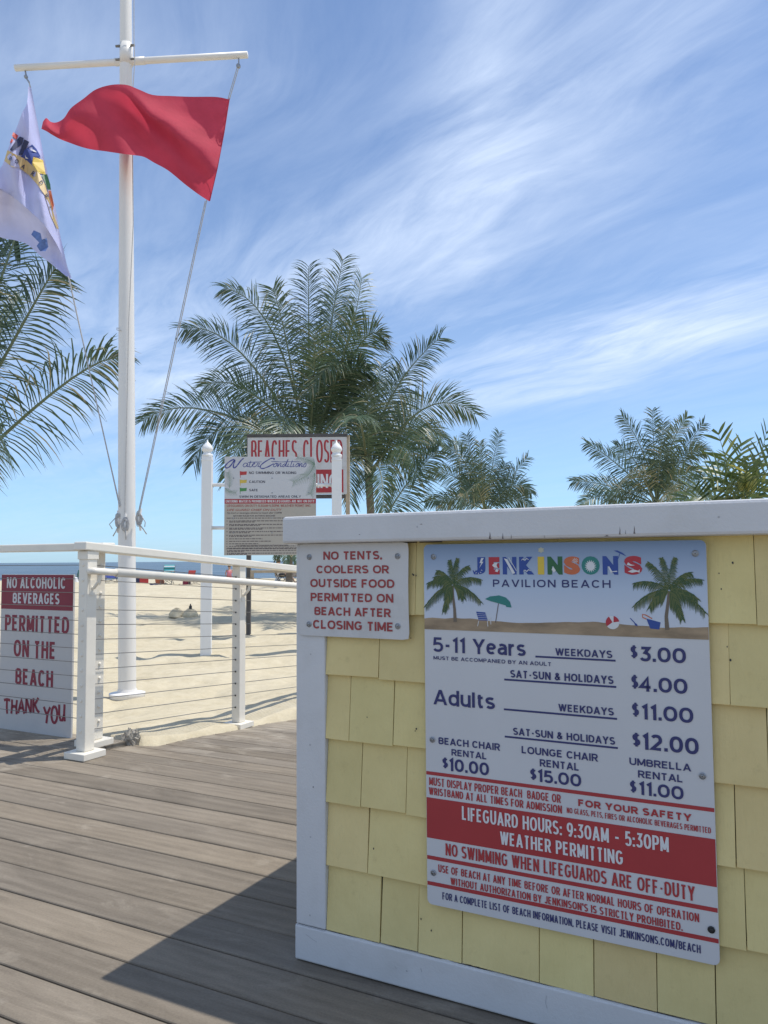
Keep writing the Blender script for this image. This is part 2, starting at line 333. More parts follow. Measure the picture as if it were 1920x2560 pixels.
# ---- drawn block capitals: every glyph is a set of pen strokes in a unit box, so that the stroke keeps its weight at any width
def arc(cx, cy, rx, ry, a0, a1, n=10, p=2.3):
    out = []
    for k in range(n+1):
        a = rad(a0+(a1-a0)*k/n); c, s = math.cos(a), math.sin(a)
        out.append((cx+rx*math.copysign(abs(c)**(2/p), c), cy+ry*math.copysign(abs(s)**(2/p), s)))
    return out
def bowl(y0, y1, xm=.45, xr=1.0): return [(0, y1)] + arc(xm, (y0+y1)/2, xr-xm, (y1-y0)/2, 90, -90, 12, 2.4) + [(0, y0)]
SCV = arc(.5, .745, .5, .255, 35, 180, 10) + [(.06, .62), (.2, .545), (.5, .49), (.8, .44), (.95, .36)] + arc(.5, .26, .5, .26, 0, -150, 12)
OCV = arc(.5, .5, .5, .5, 90, -270, 28)
GL = {'A': (.92, [('D', 0, 0, .5, 1), ('D', 1, 0, .5, 1), ('S', [(.2, .25), (.8, .25)])]), 'B': (.78, [('S', bowl(.53, 1, .5, .94)), ('S', bowl(0, .53, .5, 1.0)), ('S', [(0, 0), (0, 1)])]), 'C': (.86, [('S', arc(.5, .5, .5, .5, 38, 322, 24))]),
 'D': (.84, [('S', bowl(0, 1, .38, 1)), ('S', [(0, 0), (0, 1)])]), 'E': (.70, [('S', [(1, 1), (0, 1), (0, 0), (1, 0)]), ('S', [(0, .52), (.88, .52)])]), 'F': (.68, [('S', [(1, 1), (0, 1), (0, -.13)]), ('S', [(0, .48), (.88, .48)])]), 'G': (.92, [('S', arc(.5, .5, .5, .5, 40, 325, 24) + [(.93, .46), (.58, .46)])]),
 'H': (.82, [('V', 0), ('V', 1), ('S', [(0, .52), (1, .52)])]), 'I': (.0, [('V', .5)]), 'J': (.6, [('S', [(1, 1.1), (1, .3)] + arc(.5, .27, .5, .27, 0, -160, 9))]), 'K': (.84, [('V', 0), ('D', 0, .36, 1, 1), ('D', 1, 0, .36, .62)]), 'L': (.64, [('S', [(0, 1.13), (0, 0), (1, 0)])]),
 'M': (1.0, [('V', 0), ('V', 1), ('D', 0, 1, .5, .12), ('D', 1, 1, .5, .12)]), 'N': (.84, [('V', 0), ('V', 1), ('D', 0, 1, 1, 0)]), 'O': (.98, [('S', OCV)]), 'P': (.74, [('S', bowl(.42, 1, .5, 1)), ('V', 0)]), 'Q': (.98, [('S', OCV), ('D', .6, .3, 1, 0)]), 'R': (.78, [('S', bowl(.45, 1, .5, .97)), ('V', 0), ('D', 1.02, 0, .55, .42)]),
 'S': (.74, [('S', SCV)]), 'T': (.76, [('S', [(0, 1), (1, 1)]), ('S', [(.5, 1), (.5, -.13)])]), 'U': (.82, [('S', [(0, 1.13), (0, .4)] + arc(.5, .38, .5, .38, 180, 360, 14) + [(1, 1.13)])]), 'V': (.9, [('D', 0, 1, .5, 0), ('D', 1, 1, .5, 0)]), 'W': (1.32, [('D', 0, 1, .26, 0), ('D', .5, 1, .26, 0), ('D', .5, 1, .74, 0), ('D', 1, 1, .74, 0)]),
 'X': (.86, [('D', 0, 0, 1, 1), ('D', 1, 0, 0, 1)]), 'Y': (.86, [('D', 0, 1, .5, .42), ('D', 1, 1, .5, .42), ('S', [(.5, .5), (.5, -.13)])]), 'Z': (.76, [('S', [(0, 1), (1, 1)]), ('S', [(0, 0), (1, 0)]), ('D', 0, .08, 1, .92)]),
 '0': (.86, [('S', OCV)]), '1': (.30, [('S', [(0, .84), (.95, 1.02), (.95, -.13)])]), '2': (.72, [('S', arc(.5, .7, .5, .3, 150, -25, 10) + [(0, 0), (1.05, 0)])]), '3': (.72, [('S', [(.05, 1), (.95, 1), (.5, .6)] + arc(.48, .29, .52, .29, 80, -155, 12))]), '4': (.80, [('S', [(.74, -.13), (.74, 1.0), (.0, .24), (1.05, .24)])]),
 '5': (.72, [('S', [(.95, 1), (.12, 1), (.06, .55), (.4, .60)] + arc(.48, .29, .52, .31, 75, -150, 12))]), '9': (.76, [('S', arc(.5, .68, .5, .32, 0, 360, 20)), ('S', [(1, .68), (.95, .35), (.6, 0), (.2, .02)])]), '7': (.7, [('S', [(0, 1), (1, 1), (.35, -.12)])]), '6': (.76, [('S', arc(.5, .32, .5, .32, 0, 360, 20)), ('S', [(0, .32), (.05, .65), (.4, 1), (.8, .98)])]),
 '$': (.74, [('S', SCV), ('S', [(.5, -.22), (.5, 1.22)])]), '&': (.9, [('S', [(1, 0), (.22, .72), (.2, .9), (.42, 1), (.66, .9), (.6, .7), (.1, .38), (.02, .18), (.25, 0), (.55, .02), (.95, .5)])]), '.': (0, [('Q', 0)]), ',': (0, [('Q', 0), ('S', [(.5, .02), (.3, -.16)])]), ':': (0, [('Q', 0), ('Q', .56)]), "'": (0, [('S', [(.5, 1.1), (.5, .72)])]),
 '-': (.34, [('S', [(0, .42), (1, .42)])]), '\u2013': (.6, [('S', [(0, .42), (1, .42)])]), '/': (.5, [('D', 0, -.1, 1, 1.1)]),
 'e': (.62, [('S', [(.02, .38), (1, .38)] + arc(.5, .36, .5, .36, 0, 310, 18))]), 'a': (.58, [('S', [(.1, .66), (.45, .72), (.85, .66), (1, .5), (1, -.1)]), ('S', [(1, .42), (.5, .42)] + arc(.45, .2, .45, .2, 110, 290, 8) + [(1, .14)])]), 'r': (.36, [('S', [(0, .82), (0, -.13)]), ('S', [(0, .45), (.35, .68), (1, .72)])]),
 's': (.52, [('S', [(p[0], p[1]*.72) for p in SCV])]), 'd': (.66, [('S', arc(.5, .36, .5, .36, 0, 360, 20)), ('S', [(1, 1.13), (1, -.13)])]), 'u': (.6, [('S', [(0, .85), (0, .3)] + arc(.5, .28, .5, .28, 180, 360, 12)), ('S', [(1, .85), (1, -.13)])]), 'l': (0, [('V', .5)]), 't': (.4, [('S', [(.35, .95), (.35, .2), (.55, 0), (1, .02)]), ('S', [(0, .72), (1, .72)])])}
def stroke_text(mb, s, x0, x1, z0, z1, y, wt=.17, gap=.56, hz=.9):
    h = z1-z0; spf = .12; wmin = sum(GL[c][0] for c in s if c != ' ')
    # solve the letter width factor k so that the line fills its box; the stroke may not exceed a share of the letter width
    W_ = (x1-x0)/h; n = len(s); ns = s.count(' ')
    sw = wt
    for _ in range(30):
        g = sw*gap if W_/n > .55 else sw*gap*.85
        k = (W_ - g*(n-1-ns) - ns*spf - sw*(n-ns))/(max(wmin, .01) + .42*ns)
        if k < sw*2.45 and sw > .05: sw *= .96
        else: break
    k = max(k, .05); kmax = 1.0
    if k > kmax and n > 1:
        k = kmax; g = max(g, (W_ - wmin*k - sw*(n-ns) - ns*(spf+.42*k))/(n-1-ns))
    x = 0.0; e = [0]; sx = sw*h; sz = sw*h*hz
    def put(pts, c):
        e[0] += 1; mb.add([(px, y - .000012*(e[0] % 9), pz) for px, pz in pts], [c])
    for ch in s:
        if ch == ' ': x += spf + .42*k; continue
        w, ops = GL[ch]; w = w*k
        X_ = lambda u: x0 + h*(x + sw/2 + u*w); Z_ = lambda v: z0 + sz/2 + v*(h-sz)
        for op in ops:
            if op[0] == 'V': cx = X_(op[1]) if w else x0+h*(x+sw/2); put([(cx-sx/2, z0), (cx+sx/2, z0), (cx+sx/2, z1), (cx-sx/2, z1)], (0, 1, 2, 3))
            elif op[0] == 'Q': cx = x0+h*(x+sw/2); zz_ = z0+op[1]*(h-sx); put([(cx-sx/2, zz_), (cx+sx/2, zz_), (cx+sx/2, zz_+sx), (cx-sx/2, zz_+sx)], (0, 1, 2, 3))
            elif op[0] == 'D':
                ax, az_, bx_, bz_ = X_(op[1]), z0+op[2]*h, X_(op[3]), z0+op[4]*h; q = sx/2*math.sqrt(1+((bx_-ax)/(bz_-az_))**2) if bz_ != az_ else sx
                q = min(q, sx*.9); put([(ax-q, az_), (ax+q, az_), (bx_+q, bz_), (bx_-q, bz_)], (0, 1, 2, 3))
            else:
                P = [(X_(u) if w else x0+h*(x+sw*u), Z_(v)) for u, v in op[1]]; n_ = len(P); L_ = []; R_ = []; clo = math.hypot(P[0][0]-P[-1][0], P[0][1]-P[-1][1]) < 1e-7
                for i in range(n_):
                    a = P[i-1] if i else (P[-2] if clo else None); b = P[i+1] if i < n_-1 else (P[1] if clo else None); p = P[i]
                    def nrm(u, v): l = math.hypot(v[0]-u[0], v[1]-u[1]) or 1e-9; return (-(v[1]-u[1])/l, (v[0]-u[0])/l)
                    if a and b:
                        n1, n2 = nrm(a, p), nrm(p, b); m = (n1[0]+n2[0], n1[1]+n2[1]); d_ = max(.35, 1+n1[0]*n2[0]+n1[1]*n2[1]); m = (m[0]/d_, m[1]/d_)
                    else: m = nrm(p, b) if b else nrm(a, p)
                    L_.append((p[0]+m[0]*sx/2, p[1]+m[1]*sz/2)); R_.append((p[0]-m[0]*sx/2, p[1]-m[1]*sz/2))
                e[0] += 1; yy0 = y - .000012*(e[0] % 9)
                mb.add([(a_, yy0, b_) for a_, b_ in L_+R_], [(i+n_, i+n_+1, i+1, i) for i in range(n_-1)])
        x += w + sw + g
def linemesh(items, m, parent, y, dx=0.0, dz=0.0, wt=.17, label=None, gap=.56):
    for it in items:
        mb = MB(); stroke_text(mb, it[0], it[1]+dx, it[2]+dx, it[3]+dz, it[4]+dz, y, it[5] if len(it) > 5 else wt, gap)
        mb.build('lettering', m, parent, label=label)
def screws(parent, pts, y, r, m=None):
    for (x, z) in pts:
        a = MB().lathe([(r*.95, 0), (r, -.0012), (r*.72, -.0024), (r*.70, -.0010), (r*.48, -.0010), (r*.46, -.003), (r*.2, -.0034)], (x, y, z), 16, 'y').build('screw', m or M['screw'], parent)
        MB().rect(x-r*.22, x+r*.22, z-r*.05, z+r*.05, y-.0037).rect(x-r*.05, x+r*.05, z-r*.22, z+r*.22, y-.0038).build('slot', M['black'], a)
def panel(x0, x1, z0, z1, y0, y1, r=.012):
    pts = []
    for cx, cz, a0 in ((x1-r, z1-r, 0), (x0+r, z1-r, 90), (x0+r, z0+r, 180), (x1-r, z0+r, 270)):
        for k in range(5): pts.append((cx+r*math.cos(rad(a0+k*22.5)), cz+r*math.sin(rad(a0+k*22.5))))
    return MB().prism(pts, y0, y1)
# ================================================================== SETTING
SL = .073
def rampz(v): return -SL*(v-1.2)
def sstep(a, b, x):
    t = max(0, min(1, (x-a)/(b-a))); return t*t*(3-2*t)
def sandz(x, y):
    p = Vector((x, y, 0)) - O; u, v = p.dot(DU), p.dot(DV)
    r = math.hypot(x, y)
    n = noise.noise(Vector((x*.35, y*.35, 1.7)))*.05 + noise.noise(Vector((x*.9, y*1.5, 4.1)))*.055
    fp = noise.noise(Vector((x*3.0, y*3.0, 9.3))); n += -.11*max(0, fp-.08) + noise.noise(Vector((x*2.2, y*3.4, 6.2)))*.03 + noise.noise(Vector((x*6, y*6, 2.2)))*.012
    n *= sstep(2, 6, r)*.9+.1
    z = -.15 + n*(1 - .4*sstep(30, 50, r))
    if v > .9 and u < 1:
        e = rampz(min(v, 2.6)) + .030 + .028*noise.noise(Vector((x*2.2, y*2.2, 3.3))) + .015*noise.noise(Vector((x*6, y*6, 5.3)))
        k = (1-sstep(-2.25, -3.6, u) if u > -9 else 0)
        k = 1 - sstep(0, 1.5, -2.12-u)
        z = z*(1-k) + e*k
        z -= .55*sstep(-1.99 + .10*noise.noise(Vector((x*1.3, y*1.3, 8))), -1.80, u)*(1-sstep(4.6, 5.2, v))
    if v < 1.56: z = min(z, -.06) - .25*sstep(1.56, 1.40, v)
    # the beach falls away to the water's edge
    c = y - 50 - 2*math.sin(x*.05)
    if c > 0: z -= min(2.2, c*.05*min(1, c/8))
    return z
def build_sand():
    rs = [0.5]
    while rs[-1] < 130: rs.append(rs[-1]*1.016 + .004)
    th = []; a = -180.0
    while a < 180:
        th.append(a); a += .28 if -36 < a < 12 else (1.2 if -60 < a < 40 else 5)
    n = len(th); vs = []; fs = []
    for r in rs:
        for a in th:
            x, y = r*math.sin(rad(a)), r*math.cos(rad(a)); vs.append((x, y, sandz(x, y)))
    for i in range(len(rs)-1):
        for k in range(n): fs.append((i*n+k, i*n+(k+1) % n, (i+1)*n+(k+1) % n, (i+1)*n+k))
    fs.append(tuple(range(n-1, -1, -1)))
    m = len(vs)                                    # far skirt so that the sheet reaches well past everything
    for a in th: x, y = 900*math.sin(rad(a)), 900*math.cos(rad(a)); vs.append((x, y, -2.6 if y > 45 else -.3))
    b = (len(rs)-1)*n
    for k in range(n): fs.append((b+k, b+(k+1) % n, m+(k+1) % n, m+k))
    mb = MB(); mb.v = vs; mb.f = fs
    tag(mb.build('sand', M['sand'], None, True), 'pale tan beach sand with soft footprints and low ridges', kind='structure')
build_sand()
sea = MB(); sea.add([(-9000, 58, -1.62), (9000, 58, -1.62), (9000, 15000, -1.62), (-9000, 15000, -1.62)], [(0, 1, 2, 3)])
tag(sea.build('sea', M['sea']), 'grey blue ocean with pale ripples below the horizon', kind='structure')
PIT, V0 = .1425, .0953
def board(mb, u0, u1, v0, v1, zf, th=.028):
    e = .004; g = .003
    a, b = v0+g, v1-g
    sec = [(a, -th), (a, -e), (a+e*.4, -e*.35), (a+e*1.3, 0), (b-e*1.3, 0), (b-e*.4, -e*.35), (b, -e), (b, -th)]
    vs = [(u, v, zf(v)+z) for u in (u0, u1) for v, z in sec]; n = len(sec)
    mb.add(vs, [(i, i+n, (i+1) % n+n, (i+1) % n) for i in range(n)] + [tuple(range(n)), tuple(range(2*n-1, n-1, -1))])
rnd = random.Random(4)
dk = MB()
for k in range(-32, 10):
    v0 = V0 + k*PIT
    jt = rnd.uniform(.002, .0)
    if v0 + PIT <= 1.24: board(dk, -7, 6, v0, v0+PIT, lambda v: 0.0 + jt)
    else: board(dk, -7, -2.125, v0, v0+PIT, lambda v: 0.0 + jt)
deckroot = thing('boardwalk', None, None, O, -PSI); tag(deckroot, 'grey brown timber boardwalk with wide weathered boards', None, kind='structure')
dk.build('decking', M['deck'], deckroot)
bm_ = MB()
bm_.box(-2.16, -2.102, 1.245, 1.515, -.16, -.034).box(-7, -2.165, 1.50, 1.54, -.2, -.034)
bm_.build('edge_beam', M['wood_grey'], deckroot)
rp = MB()
for k in range(8, 33):
    v0 = V0 + k*PIT
    board(rp, -2.098 if v0 < 1.5 else -2.11, 1.9, v0+.0, v0+PIT, rampz)
rr = thing('ramp', None, None, O, -PSI); tag(rr, 'timber beach ramp with crosswise boards dusted with sand', None, kind='structure')
rp.build('decking', M['deck'], rr)
# ================================================================== BOOTH
bt = deckthing('ticket_booth', 'yellow shingled half wall booth with white trim and white counter', 'booth', 0, 0)
LEN, DEP = 2.7, 1.25
MB().box(.02, LEN, .02, DEP-.02, .004, 1.0).build('core', M['dark_gap'], bt)
rows = [(1.012, .843), (.843, .691), (.691, .541), (.541, .389), (.389, .240), (.240, .086)]
gaps = [[.326, .66, 1.038], [.229, .5, .72, .987], [.149, .266, .47, .70, .86, 1.048], [.18, .298, .55, .8, .987], [.197, .42, .66, 1.0], [.229, .325, .431, .604, .716, .838, .943]]
sh = MB(); rnd = random.Random(11)
for (zt, zb), gp in zip(rows, gaps):
    g = [.083] + gp
    while g[-1] < LEN: g.append(g[-1] + rnd.uniform(.12, .24))
    for a, b in zip(g, g[1:]):
        b = min(b, LEN); gp_ = rnd.choice([.0006, .0009, .0016, .0024])*1.1; x0, x1 = a+gp_*.5, b-gp_*.5
        dz = rnd.uniform(-.0018, .0018); dy = rnd.uniform(-.001, .001); zl = zb+dz; top = zt+.01
        if zl < .09: zl = .0895
        skew = rnd.uniform(-.0012, .0012)
        sh.add([(x0, .0015+dy, zl), (x1, .0015+dy, zl+dz*.5), (x1+skew, .0155+dy, top), (x0+skew, .0155+dy, top), (x0, .019, zl), (x1, .019, zl+dz*.5), (x1+skew, .0195, top), (x0+skew, .0195, top)],
               [(0, 1, 2, 3), (7, 6, 5, 4), (0, 4, 5, 1), (1, 5, 6, 2), (3, 2, 6, 7), (0, 3, 7, 4)])
for (zt, zb) in rows:                              # end wall facing the ramp
    y = .085
    while y < DEP-.05:
        y1 = min(y + rnd.uniform(.12, .24), DEP-.04)
        sh.add([(.003, y+.001, zb), (.003, y1-.001, zb), (.0125, y1-.001, zt), (.0125, y+.001, zt), (.02, y+.001, zb), (.02, y1-.001, zb), (.02, y1-.001, zt), (.02, y+.001, zt)],
               [(0, 3, 2, 1), (4, 5, 6, 7), (0, 1, 5, 4), (1, 2, 6, 5), (2, 3, 7, 6), (3, 0, 4, 7)]); y = y1
sh.build('shingle_siding', M['yellow'], bt, bevel=.0012)
MB().box(0, .0835, -.001, .019, .089, 1.012).build('corner_board', M['white_trim'], bt, bevel=.003)
MB().box(-.001, .018, .0195, .085, .089, 1.0).build('corner_board', M['white_trim'], bt, bevel=.003)
MB().box(-.002, LEN, -.004, .0185, .006, .0875).build('skirting_board', M['white_trim'], bt, bevel=.004)
MB().box(-.0015, .018, .019, DEP, .006, .0875).build('skirting_board', M['white_trim'], bt, bevel=.003)
MB().box(-.022, LEN+.02, -.032, DEP+.03, 1.0125, 1.0795).build('countertop', M['white_trim'], bt, bevel=.007)
sc_ = MB()
for x, z, h, w in [(.523, 1.014, .016, .006), (.552, 1.014, .013, .004), (.571, 1.0145, .009, .0025), (.771, 1.0145, .003, .012), (.797, 1.018, .016, .0035), (.808, 1.019, .009, .0015), (.825, 1.019, .017, .004), (.643, 1.0145, .006, .0012), (.20, 1.03, .002, .006), (.36, 1.05, .002, .008)]:
    pts = [(x-w/2, z), (x-w*.12, z+h*.5), (x-w*.05, z+h), (x+w*.25, z+h*.55), (x+w*.2, z+h*.2), (x+w/2, z)]
    sc_.poly(pts, -.0324)
sc_.build('scuff_marks', M['ink2'], bt)
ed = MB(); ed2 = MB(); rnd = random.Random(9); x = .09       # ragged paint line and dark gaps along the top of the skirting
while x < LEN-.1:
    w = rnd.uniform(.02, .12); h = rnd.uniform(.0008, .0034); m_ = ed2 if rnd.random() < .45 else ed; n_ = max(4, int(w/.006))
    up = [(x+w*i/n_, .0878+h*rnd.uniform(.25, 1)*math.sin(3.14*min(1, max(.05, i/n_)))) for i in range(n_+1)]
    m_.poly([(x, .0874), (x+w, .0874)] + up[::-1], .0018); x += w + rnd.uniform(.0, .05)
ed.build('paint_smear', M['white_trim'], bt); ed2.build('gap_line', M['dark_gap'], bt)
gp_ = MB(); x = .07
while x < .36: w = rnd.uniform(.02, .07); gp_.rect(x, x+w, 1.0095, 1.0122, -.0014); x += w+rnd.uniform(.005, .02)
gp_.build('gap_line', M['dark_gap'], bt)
sm = MB(); sm.ribbon([(.001, .0888), (.03, .0884), (.06, .0889), (.083, .0885)], .0012, -.0046); sm.ribbon([(.03, .07), (.05, .062), (.062, .058)], .0012, -.0046); sm.ribbon([(.27, .05), (.275, .044)], .001, -.0046); sm.ribbon([(.62, .07), (.618, .055), (.621, .045)], .0012, -.0046); sm.ribbon([(.335, .06), (.337, .052)], .0014, -.0046)
for a_, b_ in ((.04, .115), (.042, .30), (.041, .52), (.043, .74), (.30, .046), (.75, .046), (1.2, .046), (.35, 1.045), (.98, 1.047)): sm.poly([(a_+.0022*math.cos(k*.785), b_+.0022*math.sin(k*.785)) for k in range(8)], -.0326 if b_ > 1.0125 else (-.0014 if b_ > .09 else -.0046))
sm.build('scratches', mat('worn_paint', (.40, .40, .41), .6, .1, 40), bt)
nl = MB(); rnd = random.Random(5)                  # nail holes and paint chips on the shingles
for u, z in [(.325, .935), (.322, .937), (.331, .934), (.316, .79), (.325, .58), (.328, .585), (.2, .6), (.335, .165), (.36, .145), (.215, .30), (.05, .42), (1.0, .96), (.975, .94), (.978, .91), (.985, .80), (.99, .775), (1.06, .68), (1.06, .655)]:
    r = rnd.uniform(.0012, .0024); nl.poly([(u+r*math.cos(k*1.05)*rnd.uniform(.6, 1.2), z+r*1.3*math.sin(k*1.05)) for k in range(6)], -.0009 if u < .083 and False else (-.0016 if u < .083 else -.0004))
nl.build('nail_holes', M['black'], bt)
# ---- small notice
nt = deckthing('notice_sign', 'white aluminium notice with red text beginning NO TENTS, screwed beside the booth corner', 'sign', .01, -.004, .785)
mb = MB(); NU, NZ = 18, 14; pts = []                # slightly warped sheet
x0, x1, z0, z1 = .002, .305, .001, .2265
def nz(i, j):
    x = x0+(x1-x0)*i/NU; z = z0+(z1-z0)*j/NZ
    r = .008; cx = max(x0+r, min(x1-r, x)); cz = max(z0+r, min(z1-r, z)); d_ = math.hypot(x-cx, z-cz)
    if d_ > r: x, z = cx+(x-cx)*r/d_, cz+(z-cz)*r/d_
    return x, -.0012 - .004*sstep(.275, .31, x)*math.sin(z*14)**2, z
for jj in range(NZ+1):
    for ii in range(NU+1): pts.append(nz(ii, jj))
mb.add(pts, [(j*(NU+1)+i, j*(NU+1)+i+1, (j+1)*(NU+1)+i+1, (j+1)*(NU+1)+i) for j in range(NZ) for i in range(NU)])
mb.build('panel', M['panel_old'], nt, False, solid=-.0011)
NOTE = [('NO TENTS,', .084, .246, .972, .992), ('COOLERS OR', .064, .264, .939, .958), ('OUTSIDE FOOD', .046, .278, .905, .925), ('PERMITTED ON', .047, .275, .871, .891), ('BEACH AFTER', .058, .268, .837, .857), ('CLOSING TIME', .054, .275, .804, .825)]
linemesh(NOTE, M['red_faded'], nt, -.0034, -.01, -.785, .225)
screws(nt, [(.033, .194), (.277, .194), (.032, .029), (.276, .032)], -.0024, .0072)
# ---- price board
ps = deckthing('price_sign', 'tall white beach price board with palm tree picture along its top', 'sign', .353, -.005, .204)
panel(0, .601, 0, .801, 0, .003).build('panel', M['panel'], ps, bevel=.0006)
y1 = -.0006
pr = MB(); r_ = .012
pts = [(.0005, .61), (.6005, .61)] + [(.589+.0115*math.cos(rad(a)), .789+.0115*math.sin(rad(a))) for a in range(0, 91, 15)] + [(.012+.0115*math.cos(rad(a)), .789+.0115*math.sin(rad(a))) for a in range(90, 181, 15)]
pr.poly(pts, y1).build('printed_sky', M['printsky'], ps)
sb = MB(); N_ = 60; top = [(.0006+.5998*i/N_, .6325+.003*math.sin(i*.21)+.0025*noise.noise(Vector((i*.3, 0, 0)))) for i in range(N_, -1, -1)]
sb.poly([(.0006, .6085), (.6004, .6085)] + top, -.0009).build('printed_sand', M['p_sandband'], ps)
RED = [(.001, .600, .4874, .4949), (.001, .600, .3488, .4372), (.001, .600, .302, .3102), (.001, .600, .2458, .254)]
rb = MB()
for a, b, c, d in RED: rb.rect(a, b, c-.204, d-.204, y1)
rb.build('red_bands', M['red'], ps)
BARS = [(.611, .777, .7613, .7652), (.541, .777, .7086, .7126), (.539, .777, .645, .649), (.54, .777, .5872, .5911)]
ub = MB()
for a, b, c, d in BARS: ub.rect(a-.353, b-.353, c-.204, d-.204, y1)
ub.build('rule_lines', M['navy'], ps)
PRICE = [('5-11 Years', .374, .59, .763, .795, .19), ('MUST BE ACCOMPANIED BY AN ADULT', .375, .645, .745, .753, .2), ('WEEKDAYS', .654, .771, .768, .783), ('$', .807, .82, .772, .794), ('3.00', .824, .911, .765, .794), ('SAT-SUN & HOLIDAYS', .555, .772, .716, .732), ('$', .807, .82, .712, .735),
 ('4.00', .822, .912, .706, .735), ('Adults', .374, .519, .645, .678, .19), ('WEEKDAYS', .658, .771, .653, .668), ('$', .807, .82, .657, .68), ('11.00', .824, .921, .651, .68), ('SAT-SUN & HOLIDAYS', .559, .772, .595, .61), ('$', .806, .821, .598, .621), ('12.00', .824, .929, .592, .623),
 ('BEACH CHAIR', .385, .529, .558, .573, .21), ('RENTAL', .416, .499, .536, .55, .21), ('$', .394, .407, .508, .528), ('10.00', .409, .503, .502, .529), ('LOUNGE CHAIR', .577, .737, .558, .573, .21), ('RENTAL', .616, .699, .535, .55, .21), ('$', .595, .608, .507, .527), ('15.00', .61, .702, .503, .528),
 ('UMBRELLA', .799, .914, .559, .573, .21), ('RENTAL', .815, .899, .536, .55, .21), ('$', .799, .811, .507, .527), ('11.00', .815, .899, .503, .528), ('FOR A COMPLETE LIST OF BEACH INFORMATION, PLEASE VISIT JENKINSONS.COM/BEACH', .39, .921, .221, .236, .17), ('PAVILION BEACH', .519, .771, .91, .926, .19)]
PRED = [('MUST DISPLAY PROPER BEACH  BADGE OR', .361, .659, .465, .482), ('WRISTBAND AT ALL TIMES FOR ADMISSION', .36, .661, .444, .46), ('FOR YOUR SAFETY', .695, .912, .464, .478, .26), ('NO GLASS, PETS, FIRES OR ALCOHOLIC BEVERAGES PERMITTED', .671, .946, .447, .458),
 ('NO SWIMMING WHEN LIFEGUARDS ARE OFF-DUTY', .399, .914, .317, .343, .16), ('USE OF BEACH AT ANY TIME BEFORE OR AFTER NORMAL HOURS OF OPERATION', .381, .92, .278, .294), ("WITHOUT AUTHORIZATION BY JENKINSON'S IS STRICTLY PROHIBITED.", .41, .89, .256, .271)]
PWH = [('LIFEGUARD HOURS: 9:30AM \u2013 5:30PM', .439, .869, .4, .428), ('WEATHER PERMITTING', .526, .782, .361, .388)]
linemesh(PRICE, M['navy'], ps, -.0012, -.353, -.204, .21)
linemesh(PRED, M['red'], ps, -.0012, -.353, -.204, .175)
linemesh(PWH, M['print_white'], ps, -.0012, -.353, -.204, .175)
JK = [('J', .472, .502, 'p_blue'), ('E', .510, .535, 'p_redl'), ('N', .542, .573, 'p_blue'), ('K', .579, .612, 'p_blue'), ('I', .620, .634, 'p_yellow'), ('N', .641, .673, 'p_green'), ('S', .676, .710, 'p_orange'), ('O', .713, .750, 'p_teal'), ('N', .756, .787, 'p_blue'), ('S', .799, .834, 'p_redl')]
for ch, a, b, mm in JK:
    mb = MB(); text(mb, ch, a-.353, b-.353, .733, .771, -.0012, .075, bbox=True); mb.build('title_letter', M[mm], ps)
w_ = MB(); yy = -.0016
def wp(pts): w_.poly([(x-.353, z-.204) for x, z in pts], yy)
wp([(.493, .973), (.489, .962), (.493, .962), (.488, .951), (.498, .965), (.494, .965), (.499, .973)])            # lightning flash on the J
for k in range(5): a = rad(200+k*38); w_.ribbon([(.485-.353+.007*math.cos(a), .744-.204+.2035+.007*math.sin(a)-.0), (.485-.353+.010*math.cos(a), .9475-.204+.010*math.sin(a))], .0013, yy)
wp([(.518, .957), (.523, .962), (.531, .963), (.528, .957), (.531, .951), (.523, .952)]); wp([(.524, .944), (.528, .949), (.533, .947), (.530, .942)])
wp([(.545, .972), (.553, .970), (.570, .940), (.564, .938), (.549, .966)]); w_.ribbon([(.556-.353, .9735-.204), (.573-.353, .945-.204)], .0012, yy)
for p in ((.592, .968), (.596, .944)): w_.ribbon([(p[0]-.361+.0, p[1]-.2045), (p[0]-.357, p[1]-.2015), (p[0]-.353, p[1]-.2045), (p[0]-.349, p[1]-.2005), (p[0]-.344, p[1]-.2035)], [.0006, .002, .0022, .002, .0006], yy)
wp([(.650, .947), (.653, .955), (.656, .950), (.659, .946), (.655, .941)])
wp([(.767, .953), (.769, .9545), (.775, .944), (.785, .945), (.785, .943), (.774, .9425), (.773, .939), (.7715, .9425)])
wp([(.807, .962), (.812, .958), (.820, .956), (.812, .955), (.804, .957)]); wp([(.806, .9435), (.816, .948), (.826, .945), (.829, .948), (.829, .941), (.824, .943), (.814, .941)])
cx, cz = .7315-.353, .9545-.204
w_.poly([(cx+(.0125 if k % 2 else .0075)*math.cos(rad(k*11.25)), cz+(.0135 if k % 2 else .008)*math.sin(rad(k*11.25))) for k in range(32)], yy)
cx, cz = .700-.353, .966-.204
for k in range(9): a = rad(20+k*40); w_.ribbon([(cx+.0015*math.cos(a), cz+.0015*math.sin(a)), (cx+.006*math.cos(a), cz+.006*math.sin(a))], .0009, yy)
w_.build('title_cutouts', M['print_white'], ps)
ya = MB(); cx, cz = .628-.353, .989-.204
ya.poly([(cx+(.0075 if k % 2 else .005)*math.cos(rad(k*30)), cz+(.0065 if k % 2 else .0045)*math.sin(rad(k*30))) for k in range(12)], -.0012); ya.build('title_sun', mat('faded_yellow_print', (.44, .44, .34), .5), ps)
ub = MB(); ub.poly([(.779-.353, .986-.204), (.786-.353, .9865-.204), (.797-.353, .981-.204), (.804-.353, .974-.204)], -.0012); ub.ribbon([(.791-.353, .980-.204), (.787-.353, .969-.204)], .0012, -.0012); ub.build('title_umbrella', M['p_blue'], ps)
